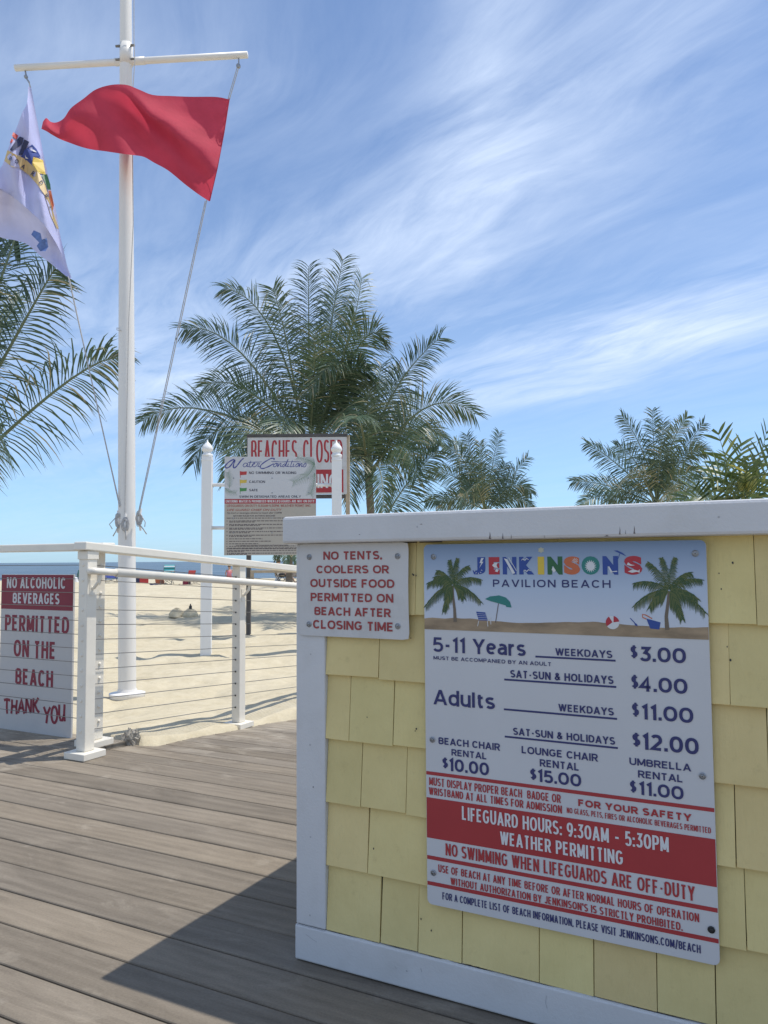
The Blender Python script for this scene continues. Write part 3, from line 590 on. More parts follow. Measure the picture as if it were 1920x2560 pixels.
def flat_palm(base, crown, tips, seed):
    rn = random.Random(seed); lf = MB(); lf2 = MB(); tk = MB()
    bx, bz = base[0]-.353, base[1]-.204; cx, cz = crown[0]-.353, crown[1]-.204
    tk.ribbon([(bx, bz-.006), (bx-.001, bz+.02), (cx*.7+bx*.3-.001, cz*.7+bz*.3), (cx, cz)], [.0085, .0065, .0055, .005], -.0013)
    for ti, (tx, tz) in enumerate(tips):
        tx -= .353; tz -= .204; mx, mz = (cx+tx)/2, (cz+tz)/2 + .012 + .10*abs(tx-cx)
        for i in range(26):
            s = (i+1)/26; px = (1-s)**2*cx+2*s*(1-s)*mx+s*s*tx; pz = (1-s)**2*cz+2*s*(1-s)*mz+s*s*tz
            dx = 2*(1-s)*(mx-cx)+2*s*(tx-mx); dz = 2*(1-s)*(mz-cz)+2*s*(tz-mz); l = math.hypot(dx, dz) or 1; dx /= l; dz /= l
            for sg in (-1, 1):
                L = .021*(1-.6*s)*rn.uniform(.7, 1.15); ax = dx*.75-sg*dz*.65; az_ = dz*.75+sg*dx*.65-.45
                (lf if rn.random() < .62 else lf2).ribbon([(px, pz), (px+ax*L*.55, pz+az_*L*.5), (px+ax*L*.9, pz+az_*L-.2*L)], [.0018, .0016, .0004], -.0014-.00002*(i % 7)-.0001*sg-.00003*ti)
    tk.build('printed_trunk', M['p_trunk'], ps); lf.build('printed_fronds', M['p_leaf'], ps); lf2.build('printed_fronds', M['p_leaf2'], ps)
flat_palm((.429, .837), (.424, .912), [(.358, .865), (.387, .945), (.418, .968), (.436, .972), (.462, .955), (.490, .925), (.489, .877), (.403, .855), (.364, .916), (.45, .885), (.38, .93)], 1)
flat_palm((.878, .835), (.884, .905), [(.817, .874), (.818, .919), (.846, .961), (.872, .970), (.896, .97), (.924, .941), (.943, .927), (.947, .865), (.906, .852), (.847, .872), (.935, .89)], 2)
ub = MB(); q_ = lambda L_: [(x-.353, z-.204) for x, z in L_]
ub.poly(q_([(.500, .883), (.512, .889), (.533, .8915), (.548, .887), (.557, .878), (.5605, .866), (.549, .8665), (.547, .870), (.530, .8745), (.515, .878)]), -.0013); ub.build('printed_umbrella', M['p_teal'], ps)
ub = MB(); ub.ribbon(q_([(.531, .874), (.5235, .832)]), .0018, -.0012); ub.build('printed_umbrella_pole', M['ink2'], ps)
ub = MB(); ub.poly(q_([(.479, .855), (.500, .854), (.506, .836), (.485, .836)]), -.0013)
ub.build('printed_chair', M['p_blue'], ps)
ub = MB()
for i in range(4): t = (i+.5)/4; ub.ribbon(q_([(.480+.006*t, .853-.017*t), (.5005+.006*t, .852-.016*t)]), .0006, -.0015)
for a, b in (((.485, .835), (.482, .823)), ((.505, .835), (.506, .823)), ((.506, .836), (.512, .844)), ((.512, .844), (.513, .828))): ub.ribbon(q_([a, b]), .0014, -.0014)
ub.build('printed_chair_frame', M['print_white'], ps)
def disc(cx, cz, r, a0=0, a1=360, n=24): return [(cx+r*math.cos(rad(a0+(a1-a0)*k/n)), cz+r*math.sin(rad(a0+(a1-a0)*k/n))) for k in range(n+(0 if a1-a0 == 360 else 1))]
MB().poly(q_(disc(.773, .840, .0135)), -.0012).build('printed_ball', M['print_white'], ps)
MB().poly(q_([(.773, .8405)] + disc(.773, .840, .0135, 120, 215, 8)), -.0014).poly(q_([(.775, .8405)] + disc(.773, .840, .0135, 10, 80, 8)), -.0014).build('printed_ball_stripes', M['p_redl'], ps)
ub = MB(); ub.poly(q_([(.839, .850), (.866, .843), (.863, .829), (.846, .8305)]), -.0013).ribbon(q_([(.808, .850), (.817, .840)]), .0016, -.0013).poly(q_([(.815, .842), (.821, .838), (.822, .834), (.817, .836)]), -.0013); ub.build('printed_bucket', M['p_blue'], ps)
ub = MB(); ub.ribbon(q_([(.839, .849), (.832, .852), (.832, .858), (.838, .857), (.850, .850)]), .002, -.0015); ub.build('printed_handle', M['p_orange'], ps)
screws(ps, [(.025, .773), (.581, .775), (.017, .362), (.581, .349), (.016, .07)], -.0008, .0065)
screws(ps, [(.588, .065)], -.0008, .0068, M['black'])
# ================================================================== RAILINGS
ZC = [.955-.075*k for k in range(12)]
def base_plate(x, y, z, parent): return MB().box(x-.07, x+.07, y-.07, y+.07, z+.001, z+.034).build('base_plate', M['rail_white'], parent, bevel=.003)
ra = deckthing('cable_railing', 'ivory metal ramp railing with thin steel cables and round handrail', 'railing', 0, 0)
PV = [1.168, 2.39, 3.61]; PU = -2.04
for i, pv in enumerate(PV):
    dz = 0 if i == 0 else rampz(pv)
    p = MB().box(PU-.031, PU+.031, pv-.031, pv+.031, dz+.0345, 1.026+rampz(pv)).build('post', M['rail_white'], ra, bevel=.004)
    base_plate(PU, pv, dz, p)
    for z in ZC:
        zz_ = z+rampz(pv); cp = MB()
        if i == 0: cp.lathe([(.0085, 0), (.0085, -.002), (.006, -.0035), (.002, -.004)], (PU, pv-.031, zz_), 12, 'y')
        else: cp.lathe([(.0055, .0), (.0055, -.003), (.003, -.004)], (PU, pv-.031, zz_), 10, 'y')
        cp.build('cable_fitting', M['rail_white'] if i == 0 else M['black'], p)
    b = MB(); zb = .875+rampz(pv)                   # handrail bracket
    b.tube([(PU+.031, pv, zb-.035), (PU+.045, pv, zb-.035), (PU+.075, pv, zb-.005), (PU+.085, pv, zb+.030)], .0085, 8)
    b.bar((PU+.0325, pv, zb-.075), (PU+.0325, pv, zb+.005), .03, .003, (1, 0, 0)); b.build('bracket', M['rail_white'], p)
for z in ZC: MB().tube([(PU, PV[0]+.031, z+rampz(PV[0]+.031)), (PU, 5.0, z+rampz(5.0))], .0021, 6).build('cable', M['steel'], ra)
def slope(u, v, z): return (u, v, z+rampz(v))
rl = MB(); rl.bar(slope(PU, 1.112, 1.046), slope(PU, 5.0, 1.046), .087, .043); rl.build('top_rail', M['rail_white'], ra, bevel=.006)
MB().box(PU-.036, PU+.036, PV[0]-.036, PV[0]+.036, .975+.01, 1.0255).build('rail_socket', M['rail_white'], ra, bevel=.002)
hr = MB(); hu = PU+.085
hr.tube([(PU+.031, 1.150, .925), (PU+.06, 1.135, .926), (hu-.006, 1.128, .927), (hu, 1.15, .925), slope(hu, 1.2, .9215), slope(hu, 1.28, .9215)], .0175, 14); hr.build('handrail_elbow', M['rail_white'], ra, True)
MB().tube([slope(hu, 1.27, .9215), slope(hu, 5.0, .9215)], .0212, 18).build('handrail', M['rail_white'], ra, True)
rb_ = deckthing('cable_railing', 'ivory metal boardwalk railing running left behind the ramp corner post, with steel cables', 'railing', 0, 0)
BU, BV = -2.2, 1.37
for bu in (BU, -4.2):
    p = MB().box(bu-.031, bu+.031, BV-.031, BV+.031, .0345, 1.03).build('post', M['rail_white'], rb_, bevel=.004)
    base_plate(bu, BV, 0, p)
    for z in ZC:
        cp = MB(); cp.lathe([(.0085, 0), (.0085, .004), (.006, .006), (.004, .009), (.003, .009)], (bu+.031, BV, z), 12, 'x')
        cp.build('cable_fitting', M['rail_white'], p)
for z in ZC: MB().tube([(-6.5, BV, z), (BU-.031, BV, z)], .0021, 6).build('cable', M['steel'], rb_)
MB().box(-6.5, -2.11, BV-.043, BV+.043, 1.031, 1.074).build('top_rail', M['rail_white'], rb_, bevel=.006)
# rough clump of torn matting at the deck end
cl = deckthing('matting_clump', 'ragged grey clump of torn matting at the end of the boardwalk edge', 'debris', -2.13, 1.565, -.06)
mb = MB(); rnd = random.Random(3)
vs = []; fs = []
n1_, n2_ = 20, 12
for i in range(n2_+1):
    for k in range(n1_):
        ph = math.pi*i/n2_; a = 6.283*k/n1_; dx, dy, dz_ = math.sin(ph)*math.cos(a), math.sin(ph)*math.sin(a), math.cos(ph)
        r = 1+.35*noise.noise(Vector((dx*2, dy*2, dz_*2)))+.3*noise.noise(Vector((dx*7, dy*7, dz_*7)))
        vs.append((dx*.058*r, dy*.04*r, .05+dz_*.062*r))
for i in range(n2_):
    for k in range(n1_): fs.append((i*n1_+k, (i+1)*n1_+k, (i+1)*n1_+(k+1) % n1_, i*n1_+(k+1) % n1_))
mb.add(vs, fs); mb.build('lump', mat('matting', (.36, .33, .28), .95, .4, 60, 1.0, 90), cl)
fb = MB()
for k in range(90):
    a = rnd.uniform(0, 6.28); x, y = .05*math.cos(a)*rnd.random(), .03*math.sin(a); z = rnd.uniform(.02, .1)
    fb.tube([(x, y, z), (x*1.3+rnd.uniform(-.02, .02), y*1.5, z+rnd.uniform(-.01, .03))], [.0012, .0004], 4)
fb.build('fibres', M['wood_grey'], cl)
# ---- no alcohol sign standing behind the left railing
al = deckthing('alcohol_sign', 'white board with maroon top standing behind the left railing, reading NO ALCOHOLIC BEVERAGES', 'sign', -3.05, 1.425)
MB().box(.004, .610, 0, .012, .0015, .902).build('panel', mat('grey_white_board', (.50, .49, .48), .5, .03, 4, dirt=(.4, .4, .42), dscale=5, damt=.3), al, bevel=.001)
MB().rect(.005, .609, .700, .9, -.0008).build('header_band', M['maroon'], al)
linemesh([('NO ALCOHOLIC', .053, .549, .822, .885), ('BEVERAGES', .108, .502, .734, .795)], M['panel'], al, -.0016, wt=.23)
linemesh([('PERMITTED', .043, .582, .571, .666), ('ON THE', .125, .478, .426, .523), ('BEACH', .145, .461, .266, .36)], M['maroon'], al, -.0012, wt=.21)
ty = MB()
def hand(strokes, x, z, w, h, lw):
    for st in strokes: ty.ribbon([(x+p[0]*w, z+p[1]*h) for p in st], lw, -.0012)
HL = {'T': [[(0, .92), (.5, 1), (1, .96)], [(.5, .98), (.46, .5), (.55, 0)]], 'H': [[(.1, 1), (.12, .5), (.02, 0)], [(.95, 1), (.85, .5), (.95, 0)], [(.1, .5), (.5, .54), (.9, .5)]], 'A': [[(0, 0), (.3, .6), (.5, 1), (.68, .6), (1, 0)], [(.2, .36), (.8, .4)]],
      'N': [[(.05, 0), (.1, 1)], [(.1, 1), (.5, .5), (.9, .05)], [(.9, .05), (.92, 1)]], 'K': [[(.1, 1), (.08, .5), (.12, 0)], [(.9, 1.05), (.5, .72), (.12, .5)], [(.3, .58), (.7, .22), (1.1, .05)]], 'Y': [[(0, 1), (.28, .72), (.45, .55)], [(1, 1.02), (.6, .6), (.45, .0)]], 'O': [[(.5+.45*math.cos(a/16*6.283+1.5), .5+.5*math.sin(a/16*6.283+1.5)) for a in range(17)]],
      'U': [[(.05, 1), (.08, .4), (.3, .05), (.6, .05), (.85, .4)], [(.9, 1.05), (.86, .4), (1.0, .02)]]}
x = .05
for ch, zz_, w_w in zip('THANK', (.092, .095, .103, .108, .116), (.055, .05, .052, .05, .05)): hand(HL[ch], x, zz_, w_w, .082, .0165); x += w_w+.0105
x = .39
for ch, zz_, w_w in zip('YOU', (.066, .074, .088), (.052, .052, .05)): hand(HL[ch], x, zz_, w_w, .09, .0165); x += w_w+.009
ty.build('lettering', M['maroon'], al, label='handwritten THANK YOU')
# ================================================================== FLAGPOLE
FP = Vector((-2.149, 6.508, sandz(-2.149, 6.508)))
fz = FP.z
fp = thing('flagpole', 'tall white flagpole with a horizontal yardarm standing in the sand', 'flagpole', FP)
top = at(314, -330, 6.508) - FP
MB().tube([(0, 0, -.3), (0, 0, .0), top*.3, top*.62, top*.85, top], [.0725, .0725, .070, .058, .049, .043], 28).build('pole', M['pole_white'], fp, True)
MB().lathe([(.076, .05), (.082, .03), (.10, .026), (.146, .018), (.146, .004), (.14, -.02)], (0, 0, .012), 32).build('base_flange', M['pole_white'], fp)
Yv = Vector((math.cos(rad(-4.5)), math.sin(rad(-4.5)), 0))
yc = at(316, 152, 6.508) - FP
yl = at(38.6, 170, 6.56) - FP; yr = at(619, 137, 6.45) - FP
MB().tube([yl, yl*.5+yr*.5, yr], [.029, .029, .029], 16).build('yardarm', M['pole_white'], fp, True)
mb = MB(); dy_ = (yr-yl).normalized(); yy_ = yl + dy_*(yc-yl).dot(dy_)
pd = top.normalized()
mb.tube([yy_-pd*.03, yy_+pd*.155], .057, 20).tube([yy_-dy_*.10, yy_+dy_*.165], .0335, 16)
mb.build('yard_collar', M['pole_white'], fp, True)
bo = MB()
for dz_ in (0, .125):
    for sx in (-1, 1): bo.tube([yy_+pd*dz_+dy_*sx*.05+Vector((0, -.03, 0)), yy_+pd*dz_+dy_*sx*.085+Vector((0, -.03, 0))], [.012, .010], 8)
bo.build('collar_bolt', M['steel'], fp)
def sag(a, b, s, n=14): return [a.lerp(b, i/n) + Vector((0, 0, -s*4*(i/n)*(1-i/n))) for i in range(n+1)]
def L(px, py, y=6.508): return at(px, py, y) - FP
mb = MB(); mb.tube([L(597, 144, 6.45), L(597, 160, 6.45)], .006, 6).lathe([(.004, -.016), (.018, -.012), (.02, 0), (.018, .012), (.004, .016)], L(596, 165, 6.45), 12, 'y')
mb.tube([L(63, 177, 6.56), L(66, 190, 6.56)], .007, 6).lathe([(.004, -.014), (.015, -.01), (.017, 0), (.015, .01), (.004, .014)], L(65, 192, 6.56), 12, 'y').tube([L(66, 196, 6.56), L(73, 206, 6.56)], .008, 6)
mb.build('pulley', M['screw'], fp)
CL = [(300, 1302, -1), (314, 1310, 0), (347, 1297, 1)]
mb = MB()
mb.tube([L(597, 168, 6.45), L(574, 247, 6.45)], .0042, 6).tube([L(593, 168, 6.45), L(570, 247, 6.45)], .0035, 6)
mb.build('halyard', M['rope'], fp, label='short double rope above the red flag'); mb = MB()
mb.tube(sag(L(517, 500, 6.45), L(347, 1288, 6.44), .01), .0042, 6).tube(sag(L(513, 503, 6.45), L(344, 1290, 6.44), -.005), .0038, 6)
mb.build('halyard', M['rope'], fp, label='rope on the right, below the red flag')
mb = MB(); mb.tube([L(72, 203, 6.56), L(76, 218, 6.56)], .005, 6).tube(sag(L(173, 695, 6.55), L(300, 1265, 6.44), .012), .0042, 6).tube(sag(L(170, 690, 6.55), L(299, 1268, 6.44), .0), .0035, 6)
mb.build('halyard', M['rope'], fp, label='rope on the left, below the white flag')
mb = MB(); mb.tube([L(334.5, -330, 6.44), L(335, 100, 6.44), L(337, 152, 6.44), L(330, 260, 6.44), L(333, 560, 6.43), L(322, 800, 6.43), L(312, 1285, 6.43)], .0035, 6).build('halyard', M['rope'], fp, label='rope running down the pole face')
MB().tube([L(304, 821, 6.5), L(292, 820, 6.45), L(292, 825, 6.45), L(303, 826, 6.44)], .003, 6).build('rope_hook', M['rope'], fp)
rnd = random.Random(8)
for cx, cy, sd_ in CL:
    c0 = L(cx+(-2 if sd_ < 0 else 2 if sd_ > 0 else 0), cy, 6.435 if sd_ == 0 else 6.47)
    mb = MB(); mb.tube([c0+Vector((sd_*.01, 0, .085)), c0+Vector((0, -.012, .0)), c0+Vector((sd_*.01, 0, -.10))], [.010, .013, .010], 8); k_ = mb.build('cleat', M['pole_white'], fp)
    mb = MB()
    for q in range(9):
        pts = []; r1, r2 = rnd.uniform(.016, .028), rnd.uniform(.035, .065); ox = rnd.uniform(-.008, .008); tl = rnd.uniform(-.6, .6)
        for a in range(13): t = a/12*6.283; X_ = r1*math.cos(t); Z_ = r2*math.sin(t); pts.append(c0+Vector((ox+X_*math.cos(tl)-Z_*math.sin(tl)*.4, -.014-rnd.uniform(0, .01), Z_*math.cos(tl)+X_*math.sin(tl))))
        mb.tube(pts, .0045, 5, False)
    mb.tube([c0+Vector((0, -.02, -.04)), c0+Vector((sd_*.03+.01, -.02, -.09)), c0+Vector((sd_*.055+.012, -.02, -.13))], .005, 5)
    mb.tube([c0+Vector((sd_*.02, -.02, .03)), c0+Vector((sd_*.065-.01, -.02, -.03)), c0+Vector((sd_*.05, -.02, -.07))], .004, 5)
    mb.build('rope_coil', M['rope'], k_, True)
# ---- red flag
def interp(L_, t):
    t = max(0, min(1, t))*(len(L_)-1); i = min(int(t), len(L_)-2); f = t-i
    p0, p1, p2, p3 = L_[max(i-1, 0)], L_[i], L_[i+1], L_[min(i+2, len(L_)-1)]
    return tuple(.5*((2*b)+(c-a)*f+(2*a-5*b+4*c-d)*f*f+(3*b-a-3*c+d)*f*f*f) for a, b, c, d in zip(p0, p1, p2, p3))
s6 = 640/1659
TOPE = [(1487, 645), (1400, 628), (1240, 627), (1110, 622), (990, 615), (900, 580), (820, 550), (720, 550), (620, 580), (540, 640), (460, 700), (415, 765), (370, 792), (330, 790), (300, 765), (278, 790)]
BOTE = [(1357, 1305), (1290, 1262), (1200, 1195), (1090, 1105), (1000, 1055), (930, 1016), (850, 1004), (780, 995), (680, 980), (590, 968), (520, 950), (450, 925), (390, 902), (340, 875), (300, 850), (268, 835)]
rf = thing('red_flag', 'solid red warning flag blowing left from the right end of the yardarm', 'flag', at(573, 249, 6.45))
NU, NV = 64, 26; mb = MB(); vs = []
for i in range(NU+1):
    u = i/NU; a = interp(TOPE, u); b = interp(BOTE, u)
    for j in range(NV+1):
        v = j/NV; vv = v + .02*math.sin(u*9)*math.sin(3.14*v)
        px = (a[0]+(b[0]-a[0])*vv)*s6; py = (a[1]+(b[1]-a[1])*vv)*s6
        # hoist bulge: billow between the corners, then ripples that travel down the fly
        dep = 6.45 - .34*sstep(0, .5, u) + .10*math.sin(u*7.5-v*2.6)*min(1, u*3) + .035*math.sin(u*17+v*3.5)*min(1, u*2.5)
        e = (u*1.05 + (v-.14)*.62 - .36); dep += -.16*math.exp(-(e/.12)**2)*min(1, v*3)*(1-sstep(.45, .7, u)) + .05*math.exp(-((e-.22)/.16)**2)
        dep += .018*math.sin(v*34+u*5)*math.exp(-u*10)*(1-v) + .012*math.sin((u*1.4+v)*30)*math.exp(-((v-1)**2)*20-u*5)
        if i == 0: px += 3*math.sin(v*3.14)
        vs.append(at(px, py, dep) - rf.location)
mb.add(vs, [(i*(NV+1)+j, i*(NV+1)+j+1, (i+1)*(NV+1)+j+1, (i+1)*(NV+1)+j) for i in range(NU) for j in range(NV)])
mb.build('cloth', M['flag_red'], rf, True)
MB().tube([at(573, 247, 6.445)-rf.location, at(560, 330, 6.42)-rf.location, at(543, 420, 6.43)-rf.location, at(524, 502, 6.445)-rf.location], .005, 6).build('hoist_rope', M['flag_red'], rf)
# ---- white flag, furled on itself
s7, o7 = 220/901, 180
def q7(x, y, d=0.0, Y=6.5): return at(x*s7, o7+y*s7, Y+d)
wf = thing('white_flag', 'white flag printed with a colourful logo hanging from the left yardarm end', 'flag', q7(305, 150))
LE = [(290, 150), (275, 320), (225, 420), (175, 560), (120, 690), (60, 850), (20, 960), (-60, 1050), (-160, 1140)]
RE = [(318, 150), (365, 420), (400, 600), (440, 820), (490, 1050), (530, 1230), (575, 1430), (610, 1640), (650, 1820), (690, 1990), (735, 2112)]
FO = [(-160, 1140), (0, 1205), (130, 1275), (250, 1375), (350, 1465), (430, 1540), (520, 1665), (600, 1800), (660, 1940), (720, 2100)]   # fold line
BO = [(-200, 1560), (0, 1690), (150, 1722), (280, 1765), (400, 1870), (500, 1945), (580, 2010), (680, 2092), (735, 2116)]
def dW(x, y): return .05*math.sin(x*.012+y*.004) + .03*math.sin(x*.03-y*.006) + .20*sstep(60, 620, x-(y-600)*.22)
def frontpt(u, v):                                  # v down the right edge, u from left boundary to right edge
    r = interp(RE, v)
    l = interp(LE, min(1, v/.55)) if v < .55 else interp(FO, (v-.55)/.45)
    return (l[0]+(r[0]-l[0])*u, l[1]+(r[1]-l[1])*u)
NU, NV = 20, 60; mb = MB(); vs = []
for j in range(NV+1):
    for i in range(NU+1):
        x, y = frontpt(i/NU, j/NV); vs.append(q7(x, y, dW(x, y)) - wf.location)
n0 = len(vs); fs = [(j*(NU+1)+i, (j+1)*(NU+1)+i, (j+1)*(NU+1)+i+1, j*(NU+1)+i+1) for j in range(NV) for i in range(NU)]
NB, NBV = 40, 12                                    # turned-back lower part, its shaded side showing
for i in range(NB+1):
    f = interp(FO, i/NB); b = interp(BO, i/NB)
    for j in range(NBV+1):
        t = j/NBV; x, y = f[0]+(b[0]-f[0])*t, f[1]+(b[1]-f[1])*t
        vs.append(q7(x, y, dW(f[0], f[1])*(1-t) + .02 + .34*math.sin(min(1, t*1.2)*1.57)*(1-i/NB*.7)) - wf.location)
fs += [(n0+i*(NBV+1)+j, n0+(i+1)*(NBV+1)+j, n0+(i+1)*(NBV+1)+j+1, n0+i*(NBV+1)+j+1) for i in range(NB) for j in range(NBV)]
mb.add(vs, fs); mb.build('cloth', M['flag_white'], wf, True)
def print7(name, polys, m, back=False, e=.012):
    mb = MB()
    for P in polys:
        # resample the outline and fan it about its centre so that it follows the cloth
        Q = []
        for a, b in zip(P, P[1:]+P[:1]):
            k = max(1, int(math.hypot(b[0]-a[0], b[1]-a[1])/25)); Q += [(a[0]+(b[0]-a[0])*i/k, a[1]+(b[1]-a[1])*i/k) for i in range(k)]
        mb.add([q7(x, y, (dW(x, y) if not back else backd(x, y)) - e) - wf.location for x, y in Q], [tuple(range(len(Q)))])
    mb.build(name, m, wf)
def backd(x, y): return dW(x, y-200) + .02 + .02
print7('printed_letter', [[(135, 615), (187, 650), (170, 690), (122, 655)], [(118, 680), (140, 695), (125, 720), (100, 725)]], M['cloth_red'])
print7('printed_letter', [[(205, 660), (243, 675), (225, 740), (200, 760), (120, 810), (100, 795), (165, 700)], [(250, 690), (300, 715), (235, 845), (190, 850)]], M['cloth_navy'])
print7('printed_letter', [[(330, 742), (375, 790), (428, 885), (345, 860), (320, 945), (215, 870), (250, 800)]], M['cloth_blue'])
print7('printed_letter', [[(340, 870), (440, 900), (468, 1050), (400, 1035), (330, 950)]], M['p_yellow'])
print7('printed_letter', [[(425, 1055), (480, 1045), (515, 1150), (520, 1205), (490, 1205), (455, 1120)]], M['p_green'])
print7('printed_letter', [[(495, 1215), (522, 1215), (552, 1360), (540, 1420), (515, 1320)]], M['p_orange'])
print7('printed_gull', [[(310, 790), (345, 795), (385, 825), (345, 815)], [(255, 845), (268, 870), (292, 890), (262, 885)]], M['plastic_white'], e=.016)
print7('printed_banner', [[(75, 800), (130, 830), (260, 890), (400, 1030), (465, 1160), (510, 1320), (560, 1480), (600, 1600), (585, 1610), (520, 1470), (460, 1260), (380, 1150), (300, 1060), (200, 980), (120, 970), (45, 910)]], M['tan_print'], e=.010)
mb = MB()
for ch, cx, cy, an, sz in (('B', 108, 885, -25, 44), ('O', 172, 915, -18, 46), ('A', 240, 968, -30, 48), ('R', 340, 1040, -35, 52), ('D', 425, 1130, -50, 46), ('W', 480, 1265, -65, 36), ('A', 515, 1385, -70, 30)):
    vs_, fs_ = glyphs(ch, .02, 0); xs = [p[0] for p in vs_]; mx = (min(xs)+max(xs))/2; ca, sa = math.cos(rad(an)), math.sin(rad(an))
    pts = []
    for p in vs_:
        lx, ly = (p[0]-mx)*sz*1.15, -(p[1]-.35)*sz*1.3; X_, Y_ = cx+lx*ca+ly*sa*1, cy-lx*sa+ly*ca
        pts.append(q7(X_, Y_, dW(X_, Y_)-.018)-wf.location)
    mb.add(pts, fs_)
mb.build('banner_lettering', M['cloth_navy'], wf)
print7('printed_seal', [[(345, 1620), (415, 1650), (430, 1715), (480, 1700), (495, 1790), (465, 1835), (410, 1835), (375, 1780), (400, 1745), (320, 1665)]], M['p_seal'], True)
# ================================================================== WATER CONDITIONS SIGN
WX, WY = -2.152, 9.366
ws = thing('water_sign', 'water conditions notice board hung between two white capped posts in the sand', 'sign', (WX, WY, sandz(WX, WY)), rad(4))
gz0 = -ws.location.z
for x in (0.0, 1.575):
    p = MB().box(x-.0605, x+.0605, -.0605, .0605, -.4, 2.245+gz0).build('post', M['vinyl'], ws, bevel=.004)
    MB().lathe([(.056, 0), (.066, .004), (.066, .03), (.05, .036), (.046, .06), (.064, .075), (.07, .10), (.058, .13), (.034, .16), (.012, .18), (.003, .21)], (x, 0, 2.245+gz0), 4*6).build('finial', M['vinyl'], p, True)
    MB().box(x-.064, x+.064, -.064, .064, 2.195+gz0, 2.21+gz0).build('collar', M['vinyl'], p, bevel=.003)
for z in (1.90, 1.376):
    MB().tube([(.055, 0, z+gz0), (1.52, 0, z+gz0)], .021, 12).build('cross_rail', M['vinyl'], ws, True)
sx0, sx1 = .212, 1.322
MB().box(sx0, sx1, -.032, -.022, 1.041+gz0, 2.243+gz0).build('panel', M['panel'], ws, bevel=.001)
MB().rect(sx0+.001, sx1-.001, 1.042+gz0, 1.668+gz0, -.0326).build('lower_field', mat('tan_field', (.42, .385, .33), .5, .03), ws)
MB().rect(sx0+.001, sx1-.001, 1.669+gz0, 1.726+gz0, -.0327).build('red_band', M['red'], ws)
dxw = -WX; WT = lambda L_: [(a, b+dxw, c+dxw, d_+gz0, e+gz0) + tuple(r_) for a, b, c, d_, e, *r_ in L_]
linemesh(WT([('NO SWIMMING OR WADING', -1.645, -1.069, 2.031, 2.062), ('CAUTION', -1.643, -1.45, 1.921, 1.951), ('SAFE', -1.642, -1.537, 1.819, 1.848), ('SWIM IN DESIGNATED AREAS ONLY', -1.76, -1.014, 1.74, 1.768)]), M['ink'], ws, -.0334, wt=.19)
linemesh(WT([('ENTERING WATER IS PROHIBITED WHEN LIFEGUARDS ARE NOT ON DUTY.', -1.923, -.843, 1.682, 1.713)]), M['print_white'], ws, -.0336, wt=.17)
linemesh(WT([('LIFEGUARDS ON DUTY 9:30AM-5:30PM. WEATHER PERMITTING.', -1.908, -.892, 1.628, 1.657)]), M['inkred'], ws, -.0334, wt=.15)
mb = MB()
text(mb, 'No food or beverages allowed on beach after 5:30PM', -1.907+dxw, -1.245+dxw, 1.545+gz0, 1.566+gz0, -.0334, .02, .25)
text(mb, 'BATHER RULES FOR BATHING BEACHES', -1.83+dxw, -1.326+dxw, 1.510+gz0, 1.529+gz0, -.0334, .03)
text(mb, 'WATERFRONT RESTRICTIONS FOR BATHING BEACHES', -1.80+dxw, -1.171+dxw, 1.147+gz0, 1.167+gz0, -.0334, .03)
rnd = random.Random(2)
def greek(z, x0, x1, h=.010):
    x = x0
    while x < x1:
        w = min(rnd.uniform(.012, .05), x1-x); mb.rect(x+dxw, x+w+dxw, z+gz0, z+h+gz0, -.0334); x += w+.008
z = 1.487; greek(z, -1.91, -.86)
for k, full in enumerate((1, 1, 1, 1, 1, .4, .5, .35, .8, 1)):
    z -= .030 if k else .034; greek(z, -1.912, -1.900); greek(z, -1.88, -1.88+full*1.0)
    if k in (0, 1, 2, 3, 4): z -= .0135; greek(z, -1.88, -1.70+rnd.uniform(0, .25))
for zz_, e in ((1.123, -.86), (1.094, -.86), (1.080, -1.7), (1.060, -.87), (1.048, -1.66)): greek(zz_, -1.905, e)
mb.build('small_print', M['ink2'], ws)
mb = MB(); text(mb, 'LIFE GUARD CHIEF ON DUTY', -1.907+dxw, -1.245+dxw, 1.58+gz0, 1.605+gz0, -.0334, .01, .25); mb.build('lettering', M['inkred'], ws, label='faded red slanted line')
for nm, z0_, z1_ in (('f_red', 2.01, 2.064), ('f_yellow', 1.911, 1.961), ('f_green', 1.811, 1.861)):
    mb = MB(); a, b = -1.755+dxw, -1.671+dxw
    mb.poly([(a, z0_+.006+gz0), (b-.004, z0_+.012+gz0), (b, z1_+gz0), (a+.04, z1_-.004+gz0), (a, z1_+gz0)], -.0334).ribbon([(a+.002, z1_+.004+gz0), (a+.006, z0_-.024+gz0)], .006, -.0335); mb.build('printed_flag', M[nm], ws)
# brush-script heading drawn as pen strokes
sc = MB(); X0 = -1.91+dxw; ZB = 2.118+gz0
def pen(P, w=.012): 
    n = len(P); Q = [interp(P, i/(n*5)) for i in range(n*5+1)]
    sc.ribbon([(X0+x*.93+z*.012, ZB+z*.10) for x, z in Q], [w*(.6+.4*abs(math.sin(i*.5))) for i in range(len(Q))], -.0336)
pen([(.8*a_, b_) for a_, b_ in [(.10, .95), (.02, .6), (-.03, .1), (.0, -.14), (.05, .1), (.10, .75), (.115, .8), (.10, .3), (.11, -.12), (.15, .05), (.21, .75), (.25, 1.05)]], .016)
pen([(.265, .42), (.225, .45), (.205, .15), (.235, .0), (.265, .35), (.258, .05), (.285, .05)], .009)
pen([(.30, .75), (.285, .1), (.31, .0), (.33, .25), (.355, .40), (.345, .48), (.325, .25), (.345, .0), (.38, .15), (.395, .45), (.415, .40), (.40, .05), (.43, .1)], .009)
pen([(.265, .55), (.34, .58), (.44, .62)], .008)
pen([(.595, .85), (.60, 1.05), (.55, 1.0), (.455, .4), (.43, -.05), (.47, -.2), (.54, .05), (.60, .40)], .014)
